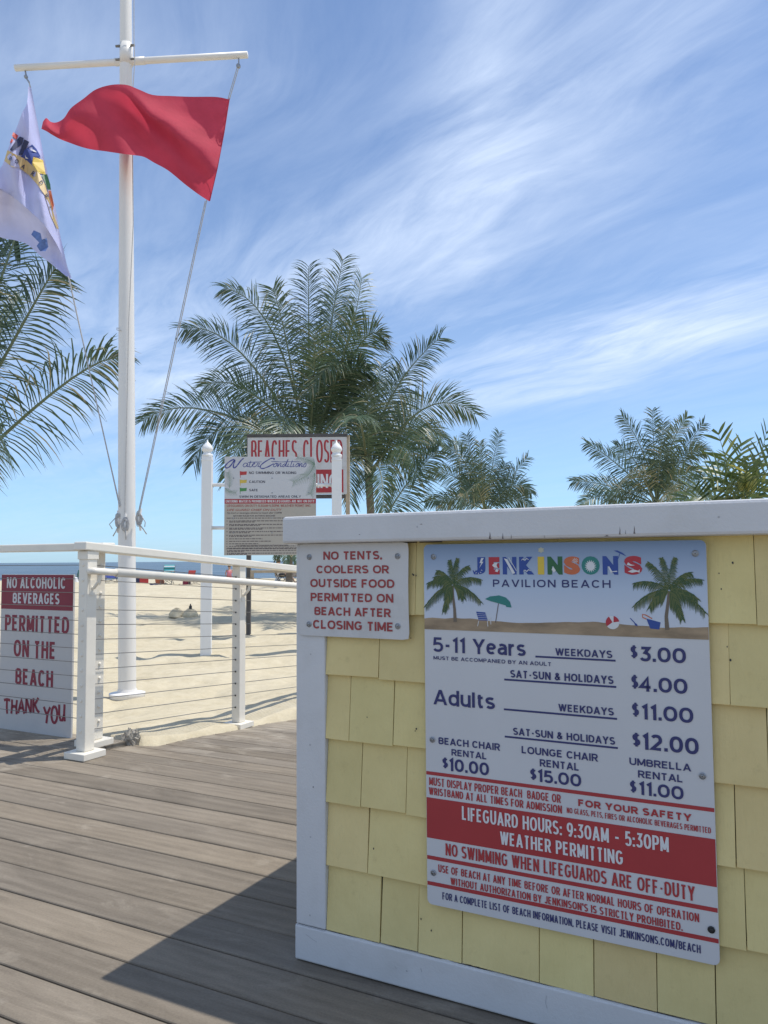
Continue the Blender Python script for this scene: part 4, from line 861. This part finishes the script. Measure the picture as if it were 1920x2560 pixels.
x_ = .60
for ch in 'ondi':
    if ch == 'o': pen([(x_+.03, .45), (x_, .2), (x_+.02, 0), (x_+.045, .25), (x_+.03, .45), (x_+.06, .38)], .009)
    if ch == 'n': pen([(x_, .45), (x_-.006, 0), (x_+.02, .4), (x_+.036, .4), (x_+.03, .05), (x_+.055, .1)], .009)
    if ch == 'd': pen([(x_+.03, .42), (x_, .2), (x_+.012, 0), (x_+.035, .3), (x_+.062, .95), (x_+.04, .1), (x_+.065, .1)], .009)
    if ch == 'i': pen([(x_+.004, .42), (x_-.004, .05), (x_+.025, .1)], .009)
    x_ += {'o': .062, 'n': .06, 'd': .07, 'i': .034}[ch]
for ch in 'tions':
    if ch == 't': pen([(x_+.016, .8), (x_, .05), (x_+.025, .1)], .009)
    if ch == 'i': pen([(x_+.004, .42), (x_-.004, .05), (x_+.02, .1)], .009)
    if ch == 'o': pen([(x_+.026, .45), (x_, .2), (x_+.015, 0), (x_+.038, .25), (x_+.026, .45), (x_+.05, .38)], .009)
    if ch == 'n': pen([(x_, .45), (x_-.006, 0), (x_+.015, .4), (x_+.03, .4), (x_+.024, .05), (x_+.045, .1)], .009)
    if ch == 's': pen([(x_-.006, .1), (x_+.022, .5), (x_+.034, .2), (x_+.016, 0), (x_-.004, .05)], .009)
    x_ += {'t': .036, 'i': .03, 'o': .052, 'n': .05, 's': .03}[ch]
pen([(.565, .66), (.70, .62), (.83, .64), (.95, .62)], .008)
sc.build('heading', M['lilac'], ws)
def flat_frond(P, w, L_, m, n=16):
    mb = MB(); Q = [interp(P, i/n) for i in range(n+1)]
    mb.ribbon([(x+dxw, z+gz0) for x, z in Q], w, -.0335, True)
    for i in range(1, n):
        x, z = Q[i]; dx, dz = Q[i+1][0]-Q[i-1][0], Q[i+1][1]-Q[i-1][1]; l = math.hypot(dx, dz); dx /= l; dz /= l
        for sg in (-1, 1):
            k = L_*(1-.5*abs(i/n-.45)); mb.ribbon([(x+dxw, z+gz0), (x+dxw+(dx*.7-sg*dz*.7)*k, z+gz0+(dz*.7+sg*dx*.7)*k)], .0042, -.0336-.0001*(i % 3), True)
    mb.build('printed_frond', m, ws)
flat_frond([(-.84, 2.15), (-.92, 2.20), (-1.06, 2.235)], .005, 0.087, M['g_frond'])
flat_frond([(-.845, 2.16), (-.93, 2.02), (-1.11, 1.93)], .005, 0.109, M['g_frond'], 20)
flat_frond([(-.845, 2.05), (-.86, 1.90), (-.90, 1.78)], .005, 0.094, M['g_frond'])
flat_frond([(-1.88, 1.86), (-1.875, 1.97), (-1.90, 2.05)], .005, 0.072, M['g_frond2'], 13)
flat_frond([(-1.93, 1.86), (-1.88, 1.81), (-1.80, 1.80)], .005, 0.065, M['g_frond2'], 12)
for (a, b) in [(-1.83, 1.98), (-1.365, 1.98), (-.92, 1.98), (-1.365, 1.80), (-.92, 1.80), (-1.83, 1.49), (-1.365, 1.49), (-1.83, 1.31), (-1.365, 1.31)]:
    MB().lathe([(.008, 0), (.008, -.003), (.004, -.004)], (a+dxw, -.0328, b+gz0), 10, 'y').build('screw', M['screw'], ws)
# ================================================================== BEACHES CLOSED SIGN
bx, by = -2.09, 11.602
bc = thing('closed_sign', 'large white board with tall red BEACHES CLOSED letters on weathered timber legs', 'sign', (bx, by, sandz(bx, by)), rad(0))
gb = -bc.location.z
for x in (0.052, 1.545):
    MB().box(x-.03, x+.03, -.02, .075, -.3, 2.86+gb).build('leg', M['wood_dark'] if x < 1 else M['wood_tan'], bc, bevel=.003)
MB().box(.038, 1.533, -.045, -.0215, 1.965+gb, 2.833+gb).build('panel', M['panel_old'], bc, bevel=.002)
MB().box(.030, 1.545, -.055, -.0215, 2.836+gb, 2.882+gb).build('header_board', M['wood_dark'], bc, bevel=.002)
MB().box(.083, 1.514, -.018, .02, 1.905+gb, 1.962+gb).build('lower_batten', M['wood_dark'], bc, bevel=.002)
MB().box(.083, 1.514, -.018, .02, .792+gb, .832+gb).build('cross_bar', M['wood_tan'], bc, bevel=.002)
MB().box(.083, .132, -.0175, .0195, .69+gb, .79+gb).build('block', M['wood_tan'], bc, bevel=.002)
dxb = -bx
linemesh([('BEACHES CLOSED', -1.997+dxb, -.617+dxb, 2.443+gb, 2.789+gb)], M['red'], bc, -.0464, wt=.16)
MB().rect(.05, -.607+dxb, 1.990+gb, 2.338+gb, -.0458).build('red_band', M['red'], bc)
linemesh([('NO SWIMMING', -1.97+dxb, -.70+dxb, 2.06+gb, 2.27+gb)], M['print_white'], bc, -.0466, wt=.15)
# ================================================================== PALMS
def frond(mb, P0, P1, P2, roll, Lmax, n, w, rn, dry=0.0, droop=.35, wind=-.10, s0=.14, wide=False, brown=.0):
    P0, P1, P2 = Vector(P0), Vector(P1), Vector(P2)
    B = lambda s: P0*(1-s)**2 + P1*2*s*(1-s) + P2*s*s
    T = lambda s: ((P1-P0)*(1-s) + (P2-P1)*s).normalized()
    fl = (P2-P0).length
    k0 = len(mb.v); mb.tube([B(i/10) for i in range(11)], [(.030*(1-i/10.5)+.004)*min(1, fl/3) for i in range(11)], 5); mb.t += [.62+dry*.3]*(len(mb.v)-k0)
    base_t = rn.uniform(.02, .45)
    for i in range(n):
        s = s0 + (1-s0)*(i+.5+rn.uniform(-.3, .3))/n
        p = B(s); t = T(s); side = t.cross(Vector((0, 0, 1)))
        if side.length < .05: side = Vector((1, 0, 0))
        side.normalize(); side = Matrix.Rotation(roll, 3, t) @ side; nn = side.cross(t)
        for sg in (-1, 1):
            if rn.random() < .05: continue
            al_ = rad(74 - 40*s) + rn.uniform(-.14, .14)
            ln = Lmax*min(1, .5+2.2*(s-s0))*(1-.55*max(0, s-.4)/.6)*rn.uniform(.8, 1.12)
            dr = t*math.cos(al_) + side*sg*math.sin(al_) + nn*rn.uniform(.05, .28)
            dr.normalize(); wv = (t - dr*t.dot(dr)).normalized()
            tv = min(1, max(0, base_t + rn.gauss(0, .16) + dry*rn.uniform(.2, 1)))
            if rn.random() < .025+brown*.7: tv = rn.uniform(.75, 1)
            bend = rn.random() < .10                 # some leaflets are snapped and hang
            q = p.copy(); rows = []; seg = 4; g = droop*rn.uniform(.6, 1.4)
            for k in range(seg+1):
                x = k/seg; ww = w*(math.sin(.35+x*2.75) if not wide else math.sin(.3+x*2.8)**.7)*.5 + .0006
                rows.append((q-wv*ww, q+wv*ww))
                d2 = dr + Vector((wind*x, 0, -g*(x+.2)*1.5)) + (Vector((0, 0, -1.4)) if bend and x > .45 else Vector((0, 0, 0))); d2.normalize()
                q = q + d2*(ln/seg)
            vs = [r for ro in rows for r in ro]
            mb.add(vs, [(2*k, 2*k+1, 2*k+3, 2*k+2) for k in range(seg)])
            tipb = .35 if rn.random() < .25 else .12
            for k in range(seg+1): mb.t += [min(1, tv + tipb*max(0, k/seg-.5)*2)]*2
def palm(name, label, basepx, depth, ground, fr, Lmax, w, n, seed, fmap, trunk=(.17, .12), base_px=None, mat_='leaf', droop=.5, wide=False, cat='palm tree', group='palms along the beach', bs=None, extra=0):
    rn = random.Random(seed)
    crown = at(*basepx, depth); gx, gy = (at(*base_px, depth).x if base_px else crown.x+rn.uniform(-.2, .2)), depth
    root = thing(name, label, cat, (gx, gy, sandz(gx, gy)), 0, group); o = root.location
    c = crown - o
    tk = MB(); npt = 26; pts = []; rr_ = []
    for i in range(npt+1):
        t = i/npt; pts.append(Vector((c.x*t*t, c.y*t*t, -.3+(c.z+.35)*t))); rr_.append((trunk[0]+(trunk[1]-trunk[0])*min(1, t*1.3))*(1.0 + (.06 if i % 2 else 0)) + .10*max(0, .12-t))
    tk.tube(pts, rr_, 14); tk.build('trunk', M['trunk'], root, True)
    fr = list(fr)
    for k in range(extra):                         # fronds filling the heart of the crown
        a = 6.283*k/extra + rn.uniform(-.3, .3); e = rn.uniform(.35, 1.25); l = (3.0 if depth < 20 else 2.3)*rn.uniform(.7, 1.0)
        dv = Vector((math.cos(a)*math.cos(e)*.8, math.sin(a)*math.cos(e), math.sin(e)))
        b0 = c + Vector((0, 0, rn.uniform(0, .2))); tp = b0 + dv*l - Vector((0, 0, .5*math.cos(e))); cp = b0 + dv*l*.55 + Vector((0, 0, .35))
        mb = MB(); mb.t = []; frond(mb, b0, cp, tp, rn.uniform(-1.3, 1.3), Lmax*.9, int(n*.75), w, rn, 0, droop); mb.build('frond', M[mat_], root)
    for i, f in enumerate(fr):
        tip, ctl, dd = f[0], f[1], f[2]; roll = min(1.4, f[3]*1.35) if len(f) > 3 else rn.uniform(-.7, .7); o_ = f[4] if len(f) > 4 else {}
        mb = MB(); mb.t = []; dd = dd*1.5 + (rn.uniform(-.7, .7) if extra else 0)
        tp = at(*fmap(*tip), depth+dd) - o; cp = at(*fmap(*ctl), depth+dd*.55) - o
        b0 = c + Vector((rn.uniform(-.06, .06), rn.uniform(-.06, .06), rn.uniform(-.1, .15)))
        if bs and i in bs: b0 = at(*fmap(*bs[i]), depth) - o
        P1 = 2*cp - .5*(b0+tp) if o_.get('thru') else cp
        tm = (tp-b0).normalized(); sv = tm.cross(Vector((0, 0, 1)))     # wind from the sea turns the blades broadside to the boardwalk
        sv = sv.normalized() if sv.length > .05 else Vector((1, 0, 0)); ro = math.atan2(-sv.y, tm.cross(sv).y)
        ro = (ro+math.pi/2) % math.pi - math.pi/2
        roll = ro*min(1, .45+.6*min(1.0, abs(f[3] if len(f) > 3 else .6))) + rn.uniform(-.28, .28)
        frond(mb, b0, P1, tp, roll, o_.get('L', Lmax), o_.get('n', n), o_.get('w', w), rn, o_.get('dry', 0), o_.get('droop', droop), wide=wide, brown=o_.get('brown', 0))
        mb.build('frond', M[mat_], root)
    return root
m3 = lambda x, y: (300+x*920/1659, 600+y*920/1659)
m6 = lambda x, y: (1040+x*880/1659, 1000+y*880/1659)
mL = lambda x, y: (x*320/1041, 600+y*320/1041)
mR = lambda x, y: (1600+x*320/1659, 1060+y*320/1659)
palm('coconut_palm', 'largest coconut palm with a tall dense crown behind the beach signs', (771, 1150), 16.6, 0, [
    ((1005, 85), (930, 480), -.3, 1.3), ((850, 120), (850, 480), .5, 1.1), ((1090, 170), (1050, 480), .4, 1.2), ((470, 215), (730, 260), .2, 1.0), ((285, 400), (530, 340), -.4, 1.0),
    ((105, 815), (330, 640), -.6, .8), ((1190, 440), (1090, 300), -.2, .9), ((690, 220), (760, 420), -.5, 1.3), ((330, 1010), (430, 690), -.5, .5), ((850, 690), (1090, 300), -1.6, .3, dict(dry=.35, brown=.2)),
    ((1150, 640), (1040, 420), -.9, .7), ((480, 1080), (560, 700), -.9, .6), ((960, 240), (960, 600), .9, 1.2), ((380, 660), (560, 560), .3, 1.1),
    ((1060, 330), (1000, 560), -1.2, 1.3), ((620, 1130), (650, 780), -1.4, .4), ((1010, 1000), (1060, 560), -1.7, .5, dict(brown=.15)), ((700, 980), (760, 620), -1.9, .2), ((880, 400), (880, 700), -1.4, 1.5)],
    .86, .022, 88, 21, m3, base_px=(778, 1500), extra=3)
palm('coconut_palm', 'coconut palm with fronds spreading right, between the red closed board and the counter', (921, 1190), 16.2, 0, [
    ((1445, 440), (1190, 640), -.2, 1.1), ((1600, 785), (1370, 600), -.3, .8), ((1430, 950), (1270, 1100), -.6, .9), ((1270, 600), (1170, 780), .4, 1.2), ((1340, 1080), (1300, 780), -.6, .4), ((1040, 1190), (1010, 820), -.8, .3, dict(brown=.12)),
    ((1180, 560), (1130, 780), .5, 1.2), ((1010, 640), (1060, 800), .3, .9), ((1460, 900), (1280, 720), .5, .6), ((1120, 640), (1110, 850), -.8, 1.4), ((1060, 800), (1090, 760), -1.6, .2, dict(dry=.25)),
    ((1190, 1230), (1180, 900), -1.2, .1, dict(dry=.2)), ((1340, 700), (1200, 820), .8, 1.0), ((1000, 1040), (1040, 780), .6, .4)],
    .80, .022, 80, 22, m3, base_px=(935, 1530), trunk=(.125, .08), bs={2: (1190, 1270)}, extra=2)
palm('coconut_palm', 'palm with long hanging fronds entering at the left edge behind the white flag', (-230, 1330), 11, 0, [
    ((985, 970), (420, 1250), -.3, .25, dict(thru=1, droop=.8, n=74, brown=.12)), ((450, 230), (120, 800), -.5, 1.0, dict(thru=1, droop=.6, n=80, brown=.10, L=.86)), ((110, 10), (-10, 360), .2, 1.1, dict(thru=1, n=70)), ((-60, -60), (-200, 400), .3, 1.0),
    ((160, 460), (-60, 800), .9, 1.2, dict(dry=.3, L=.5)), ((-100, 300), (-300, 600), -.6, .9), ((-300, -50), (-500, 500), 0, .9), ((40, 1700), (-100, 1150), -1.2, .5), ((-700, 900), (-900, 1000), 0, .5), ((-1300, 600), (-1100, 900), .3, .6), ((-1500, 1300), (-1200, 1200), 0, .4)],
    .86, .024, 90, 23, mL, base_px=(-250, 1600), droop=.45)
palm('coconut_palm', 'smaller distant palm with upright windblown fronds, left of the gap in the counter skyline', (1215, 1280), 33, 0, [
    ((240, 165), (270, 330), -.5, 1.2), ((392, 155), (350, 330), .2, 1.2), ((130, 225), (230, 220), -.3, 1.0), ((60, 350), (180, 300), -.4, .8), ((45, 485), (160, 430), .2, .7), ((527, 268), (400, 420), -.2, 1.1), ((545, 440), (470, 330), -.6, .7), ((420, 300), (380, 420), .5, 1.2), ((180, 190), (270, 300), .6, 1.3),
    ((553, 520), (470, 400), .2, .6), ((260, 420), (290, 350), -1.6, .3, dict(dry=.3, brown=.2)), ((300, 200), (310, 380), -1.0, 1.4), ((110, 520), (210, 380), -.8, .5), ((200, 500), (240, 360), -1.4, .5, dict(brown=.2))],
    .85, .034, 62, 24, m6, extra=2)
palm('coconut_palm', 'distant palm with a feathery fan of fronds rising over the right half of the counter', (1639, 1262), 28, 0, [
    ((968, 72), (1080, 200), -.2, 1.1), ((1113, 48), (1125, 280), .3, 1.4), ((1278, 78), (1180, 200), -.4, 1.2), ((1357, 108), (1230, 260), .2, 1.0), ((805, 203), (920, 260), -.4, 1.0), ((738, 385), (880, 370), .1, .7), ((772, 505), (840, 400), -.7, .5), ((1357, 238), (1270, 200), -.6, .8),
    ((965, 400), (1050, 240), -1.4, .4, dict(dry=.35, brown=.3)), ((1440, 275), (1320, 420), .5, 1.0), ((1420, 480), (1300, 400), -.3, .6), ((940, 215), (1040, 240), .4, 1.0), ((1165, 100), (1150, 330), -.8, 1.4), ((1225, 455), (1190, 400), -1.4, .3, dict(dry=.6)), ((1210, 130), (1170, 330), .7, 1.5), ((900, 480), (1000, 360), -.9, .6), ((1330, 330), (1230, 330), -1.0, .8)],
    .80, .034, 60, 25, m6, extra=2)
palm('coconut_palm', 'slim far palm trunk seen under the water conditions board', (727, 1372), 33, 0, [
    ((690, 1400), (705, 1350), 0, .4), ((765, 1400), (750, 1350), 0, .4), ((660, 1370), (690, 1335), .2, .6), ((780, 1360), (755, 1335), .2, .6), ((727, 1300), (727, 1340), .4, 1), ((700, 1310), (712, 1345), -.5, 1), ((755, 1315), (744, 1345), .5, 1), ((715, 1412), (716, 1360), -.6, .1), ((742, 1410), (740, 1360), -.6, .1)],
    .5, .05, 26, 26, lambda x, y: (x, y), trunk=(.16, .12), base_px=(722, 1450))
palm('broadleaf_palm', 'broad leaved yellow green palm at the right edge above the counter', (1845, 1275), 9.5, 0, [
    ((1010, 110), (1150, 560), -.1, 1.4), ((1640, 100), (1560, 520), .2, 1.4), ((760, 730), (1000, 600), -.3, .8), ((1320, 250), (1270, 620), .2, 1.3), ((1700, 820), (1500, 760), -.2, .6), ((900, 900), (1050, 760), -.5, .5), ((1420, 450), (1340, 700), -.4, 1.3), ((560, 990), (850, 820), .1, .5), ((1560, 940), (1400, 820), -.6, .4), ((1850, 300), (1640, 620), 0, 1.1), ((1100, 880), (1180, 780), -.5, .2), ((1000, 520), (1130, 720), .3, 1.0)],
    .42, .036, 10, 27, mR, trunk=(.05, .05), mat_='leaf_broad', droop=.22, wide=True)
bp = [o for o in C.objects if o.name.startswith('broadleaf_palm')][0]
for (a, b) in ((1310, 740), (1405, 745), (1460, 760)):
    c0 = at(*mR(a, b+130), 9.25) - bp.location; c1 = at(*mR(a+(b-740)*.6, b-120), 9.25) - bp.location
    mb = MB(); mb.t = []
    mb.tube([c0.lerp(c1, k/8) for k in range(9)], [.006+.042*math.sin(.15+2.85*k/8) for k in range(9)], 10); mb.t = [.86]*len(mb.v); mb.build('spathe', M['leaf_broad'], bp, True, label='yellow green sheath')
# ================================================================== BEACH THINGS
def ground(px, py, guess=40.0):
    y = guess
    for _ in range(40):
        p = at(px, py, y); r = ray(px, py); z = sandz(p.x, p.y); t = (z-CAMZ)/r.z; y = .5*y + .5*max(5, min(52, t*r.y))
    p = at(px, py, y); return Vector((p.x, p.y, sandz(p.x, p.y)))
def camp_chair(name, label, px, py, rz, m, w=.55, stripes=None, guess=40, tall=1.0):
    r = thing(name, label, 'chair', ground(px, py, guess), rz, 'chairs set out on the beach'); r.scale = (1, 1, tall)
    fr = MB()
    for s in (-1, 1):
        fr.tube([(s*w/2, -.24, 0), (s*w/2*.85, .24, .45)], .013, 6).tube([(s*w/2, .26, 0), (s*w/2*.85, -.22, .42)], .013, 6).tube([(s*w/2, .24, .4), (s*w/2, .40, .95)], .013, 6).tube([(s*w/2, -.24, 0), (s*w/2, -.24, .6)], .013, 6).bar((s*w/2, -.26, .61), (s*w/2, .3, .63), .05, .02)
    fr.tube([(-w/2, -.24, 0), (w/2, -.24, .42)], .011, 6).tube([(w/2, -.24, 0), (-w/2, -.24, .42)], .011, 6).tube([(-w/2, .26, 0), (w/2, .26, .42)], .011, 6).tube([(w/2, .26, 0), (-w/2, .26, .42)], .011, 6)
    fr.build('frame', M['steel'], r)
    MB().bar((0, -.24, .42), (0, .26, .37), w, .02).build('seat', M[m], r, bevel=.006)
    b = MB().bar((0, .25, .40), (0, .41, .96), w, .02, (0, -1, 0)).build('backrest', M[m], r, bevel=.006)
    if stripes:
        for k, sm in stripes:
            z = .40+.56*k; MB().bar((0, .236+.16*k, z), (0, .236+.16*(k+.12), z+.06), w*.98, .012, (0, -1, 0)).build('stripe', M[sm], b)
    return r
camp_chair('camp_chair', 'blue folding camp chair on the sand left of the flagpole', 278, 1457, .5, 'cloth_blue', .62, tall=.66)
camp_chair('camp_chair', 'dark green camp chair on the sand between alcohol sign and corner post', 193, 1453, -.3, 'cloth_green', .5, tall=.7)
camp_chair('beach_chair', 'turquoise beach chair with white and blue stripes rising over the handrail', 418, 1461, .0, 'cloth_turq', .55, [(.80, 'plastic_white'), (.38, 'plastic_white'), (.18, 'cloth_blue'), (.62, 'cloth_green')])
camp_chair('beach_chair', 'navy beach chair beside the red towel heap, left of the white post', 488, 1462, .2, 'cloth_navy', .6, tall=.5)
camp_chair('beach_chair', 'red backed beach chair behind the dark towel heap', 472, 1459, -.2, 'cloth_red', .4, tall=.7)
g = ground(360, 1458)
co = thing('cooler', 'red cooler with white lid on the sand right of the flagpole', 'cooler', g, .3)
MB().box(-.22, .22, -.15, .15, 0, .24).build('body', M['cool_red'], co, bevel=.02); MB().box(-.23, .23, -.16, .16, .242, .30).build('lid', M['plastic_white'], co, bevel=.015)
MB().tube([(-.235, -.02, .20), (-.25, -.02, .33), (.25, -.02, .33), (.235, -.02, .20)], .012, 6).build('handle', M['plastic_white'], co)
g = ground(346, 1458)
bg_ = thing('beach_bag', 'navy beach bag leaning by the red cooler', 'bag', g, .1)
MB().prism([(-.14, 0), (.14, 0), (.17, .22), (.12, .33), (-.12, .34), (-.17, .2)], -.08, .08).build('body', M['cloth_navy'], bg_, bevel=.02); MB().tube([(-.07, 0, .32), (-.05, 0, .44), (.05, 0, .44), (.07, 0, .32)], .01, 6).build('strap', M['plastic_white'], bg_)
g = ground(400, 1461)
t_ = thing('beach_bag', 'orange red slouched beach bag in the middle of the sand', 'bag', g, .2)
MB().prism([(-.20, 0), (.18, 0), (.22, .10), (.12, .36), (.02, .40), (-.16, .30), (-.24, .26)], -.1, .1).build('body', M['p_orange'], t_, bevel=.03)
MB().tube([(-.1, -.05, .32), (-.02, -.06, .44), (.08, -.05, .37)], .012, 6).build('strap', M['p_orange'], t_)
def heap(name, label, cat, px, py, sx, sy, sz, m, seed, rot=0, guess=40):
    p = ground(px, py, guess); mb = MB(); n1, n2 = 22, 9; vs = []; fs = []
    for i in range(n2+1):
        for k in range(n1):
            ph = 1.5708*i/n2; a = 6.283*k/n1; r = 1+.25*noise.noise(Vector((math.cos(a)*1.5+seed, math.sin(a)*1.5, ph*2)))
            vs.append((math.cos(a)*math.cos(ph)*sx*r, math.sin(a)*math.cos(ph)*sy*r, math.sin(ph)*sz*(1+.2*noise.noise(Vector((math.cos(a)*3, math.sin(a)*3+seed, ph))))-.01))
    for i in range(n2):
        for k in range(n1): fs.append((i*n1+k, i*n1+(k+1) % n1, (i+1)*n1+(k+1) % n1, (i+1)*n1+k))
    mb.add(vs, fs); o = mb.build(name, m, None, True); o.location = p; o.rotation_euler = (0, 0, rot); tag(o, label, cat); return o
heap('towel', 'folded navy towel lying flat left of the orange red bag', 'towel', 388, 1461.5, .30, .2, .09, M['cloth_navy'], 1)
heap('towel', 'dark red heap of towels left of the navy chair', 'towel', 466, 1461, .22, .2, .34, M['maroon'], 3)
heap('beach_bag', 'small dark bag lying on open sand', 'bag', 415, 1461.5, .10, .1, .08, M['black'], 4)
heap('beach_bag', 'small tan bag lying on open sand', 'bag', 451, 1462, .10, .1, .07, M['wood_tan'], 5)
heap('towel', 'crumpled white towel beside the green camp chair', 'towel', 189, 1455.5, .16, .15, .30, M['plastic_white'], 6)
for px, sx, lb in ((442, .16, 'rounded sand mound in palm shade, left of its pair'), (476, .16, 'rounded sand mound in palm shade with a dark bottle on top')):
    h = heap('sand_mound', lb, 'sand mound', px, 1541, sx, .16, .17, M['sand'], px, 0, 15)
mp = h.location.copy()
bt_ = MB().lathe([(.028, 0), (.03, .01), (.03, .055), (.012, .075), (.011, .095), (.013, .1)], (0, 0, 0), 12).build('bottle', M['black'], None, True); bt_.location = mp + Vector((0, 0, .155)); tag(bt_, 'small dark bottle standing on a sand mound', 'bottle')
# ---- people: one skinned body each
def person(label, loc, joints, edges, radii, skin_m, rz=0, clothes=()):
    r = thing('person', label, 'person', loc, rz)
    me = bpy.data.meshes.new('body'); me.from_pydata(joints, edges, []); o = bpy.data.objects.new('body', me); C.objects.link(o); o.parent = r; me.materials.append(skin_m)
    sk = o.modifiers.new('skin', 'SKIN'); sk.use_smooth_shade = True
    if not me.skin_vertices: me.attributes.new('skin', 'FLOAT', 'POINT')
    return r, o, me
def body_tubes(r, J, m_skin, m_top, m_bot, m_hair):
    mb = MB()
    mb.tube([J['hip'], J['chest'], J['neck'], J['head0'], J['head1'], J['head2']], [.15, .16, .06, .075, .10, .05], 12)
    for s in ('l', 'r'):
        mb.tube([J['chest'], J[s+'sh'], J[s+'el'], J[s+'ha'], J[s+'fi']], [.09, .055, .042, .034, .02], 8)
        mb.tube([J['hip'], J[s+'hip'], J[s+'kn'], J[s+'an'], J[s+'to']], [.11, .095, .06, .042, .03], 8)
    b = mb.build('body', m_skin, r, True)
    rm = b.modifiers.new('remesh', 'REMESH'); rm.mode = 'VOXEL'; rm.voxel_size = .022; rm.use_smooth_shade = True
    MB().tube([Vector(J['hip'])-Vector((0, 0, .02)), Vector(J['hip']).lerp(Vector(J['chest']), .5), Vector(J['chest'])+Vector((0, 0, .03))], [.172, .165, .178], 14).build('top', m_top, r, True)
    mb = MB()
    for s in ('l', 'r'): mb.tube([Vector(J['hip'])+Vector((0, 0, .03)), J[s+'hip'], Vector(J[s+'hip']).lerp(Vector(J[s+'kn']), .7)], [.14, .115, .095], 12)
    mb.build('shorts', m_bot, r, True)
    h1 = Vector(J['head1']); MB().lathe([(.02, .135), (.08, .12), (.112, .06), (.115, .0), (.08, -.03)], h1+Vector((0, .012, 0)), 14).build('hair', m_hair, r, True)
st = dict(hip=(0, 0, .92), chest=(0, -.02, 1.32), neck=(0, -.02, 1.47), head0=(0, -.03, 1.52), head1=(0, -.03, 1.62), head2=(0, -.03, 1.74), lsh=(-.2, 0, 1.38), lel=(-.27, .02, 1.12), lha=(-.22, -.12, .92), lfi=(-.2, -.17, .82), rsh=(.2, 0, 1.38), rel=(.30, -.05, 1.15), rha=(.14, -.2, 1.25), rfi=(.06, -.22, 1.3),
          lhip=(-.1, 0, .86), lkn=(-.11, -.03, .5), lan=(-.12, .02, .08), lto=(-.12, -.14, .03), rhip=(.1, 0, .86), rkn=(.13, -.08, .5), ran=(.11, .05, .08), rto=(.12, -.1, .03))
pl = at(573, 1440, 56); pr_ = thing('person', 'person in pink standing near the waterline beside the water sign post', 'person', (pl.x, pl.y, -1.05), .4)
body_tubes(pr_, st, M['skin'], M['pink'], M['pink'], M['hair'])
sit = dict(hip=(0, .1, .42), chest=(0, .25, .80), neck=(0, .24, .94), head0=(0, .22, .98), head1=(0, .21, 1.08), head2=(0, .21, 1.2), lsh=(-.2, .25, .85), lel=(-.27, .1, .65), lha=(-.22, -.12, .6), lfi=(-.2, -.2, .6), rsh=(.2, .25, .85), rel=(.27, .1, .65), rha=(.22, -.12, .6), rfi=(.2, -.2, .6),
           lhip=(-.1, .05, .42), lkn=(-.14, -.38, .48), lan=(-.12, -.55, .08), lto=(-.12, -.7, .04), rhip=(.1, .05, .42), rkn=(.14, -.36, .5), ran=(.12, -.6, .1), rto=(.12, -.74, .05))
c5 = camp_chair('beach_chair', 'tan wooden beach chair under the timber cross bar, holding a seated person', 706, 1461, 1.2, 'wood_tan', .55, guess=42)
ps_ = thing('person', 'person in white seated in the tan beach chair beyond the railing', 'person', c5.location.copy() + Vector((0, 0, .0)), 1.2); body_tubes(ps_, sit, M['skin'], M['plastic_white'], M['black'], M['hair'])
camp_chair('beach_chair', 'grey slung beach chair beside the far palm trunk', 738, 1461, .6, 'wood_grey', .55, guess=42)
h = heap('beach_bag', 'white beach bag with dark trim under the timber cross bar', 'bag', 694, 1460, .17, .14, .36, M['plastic_white'], 8)
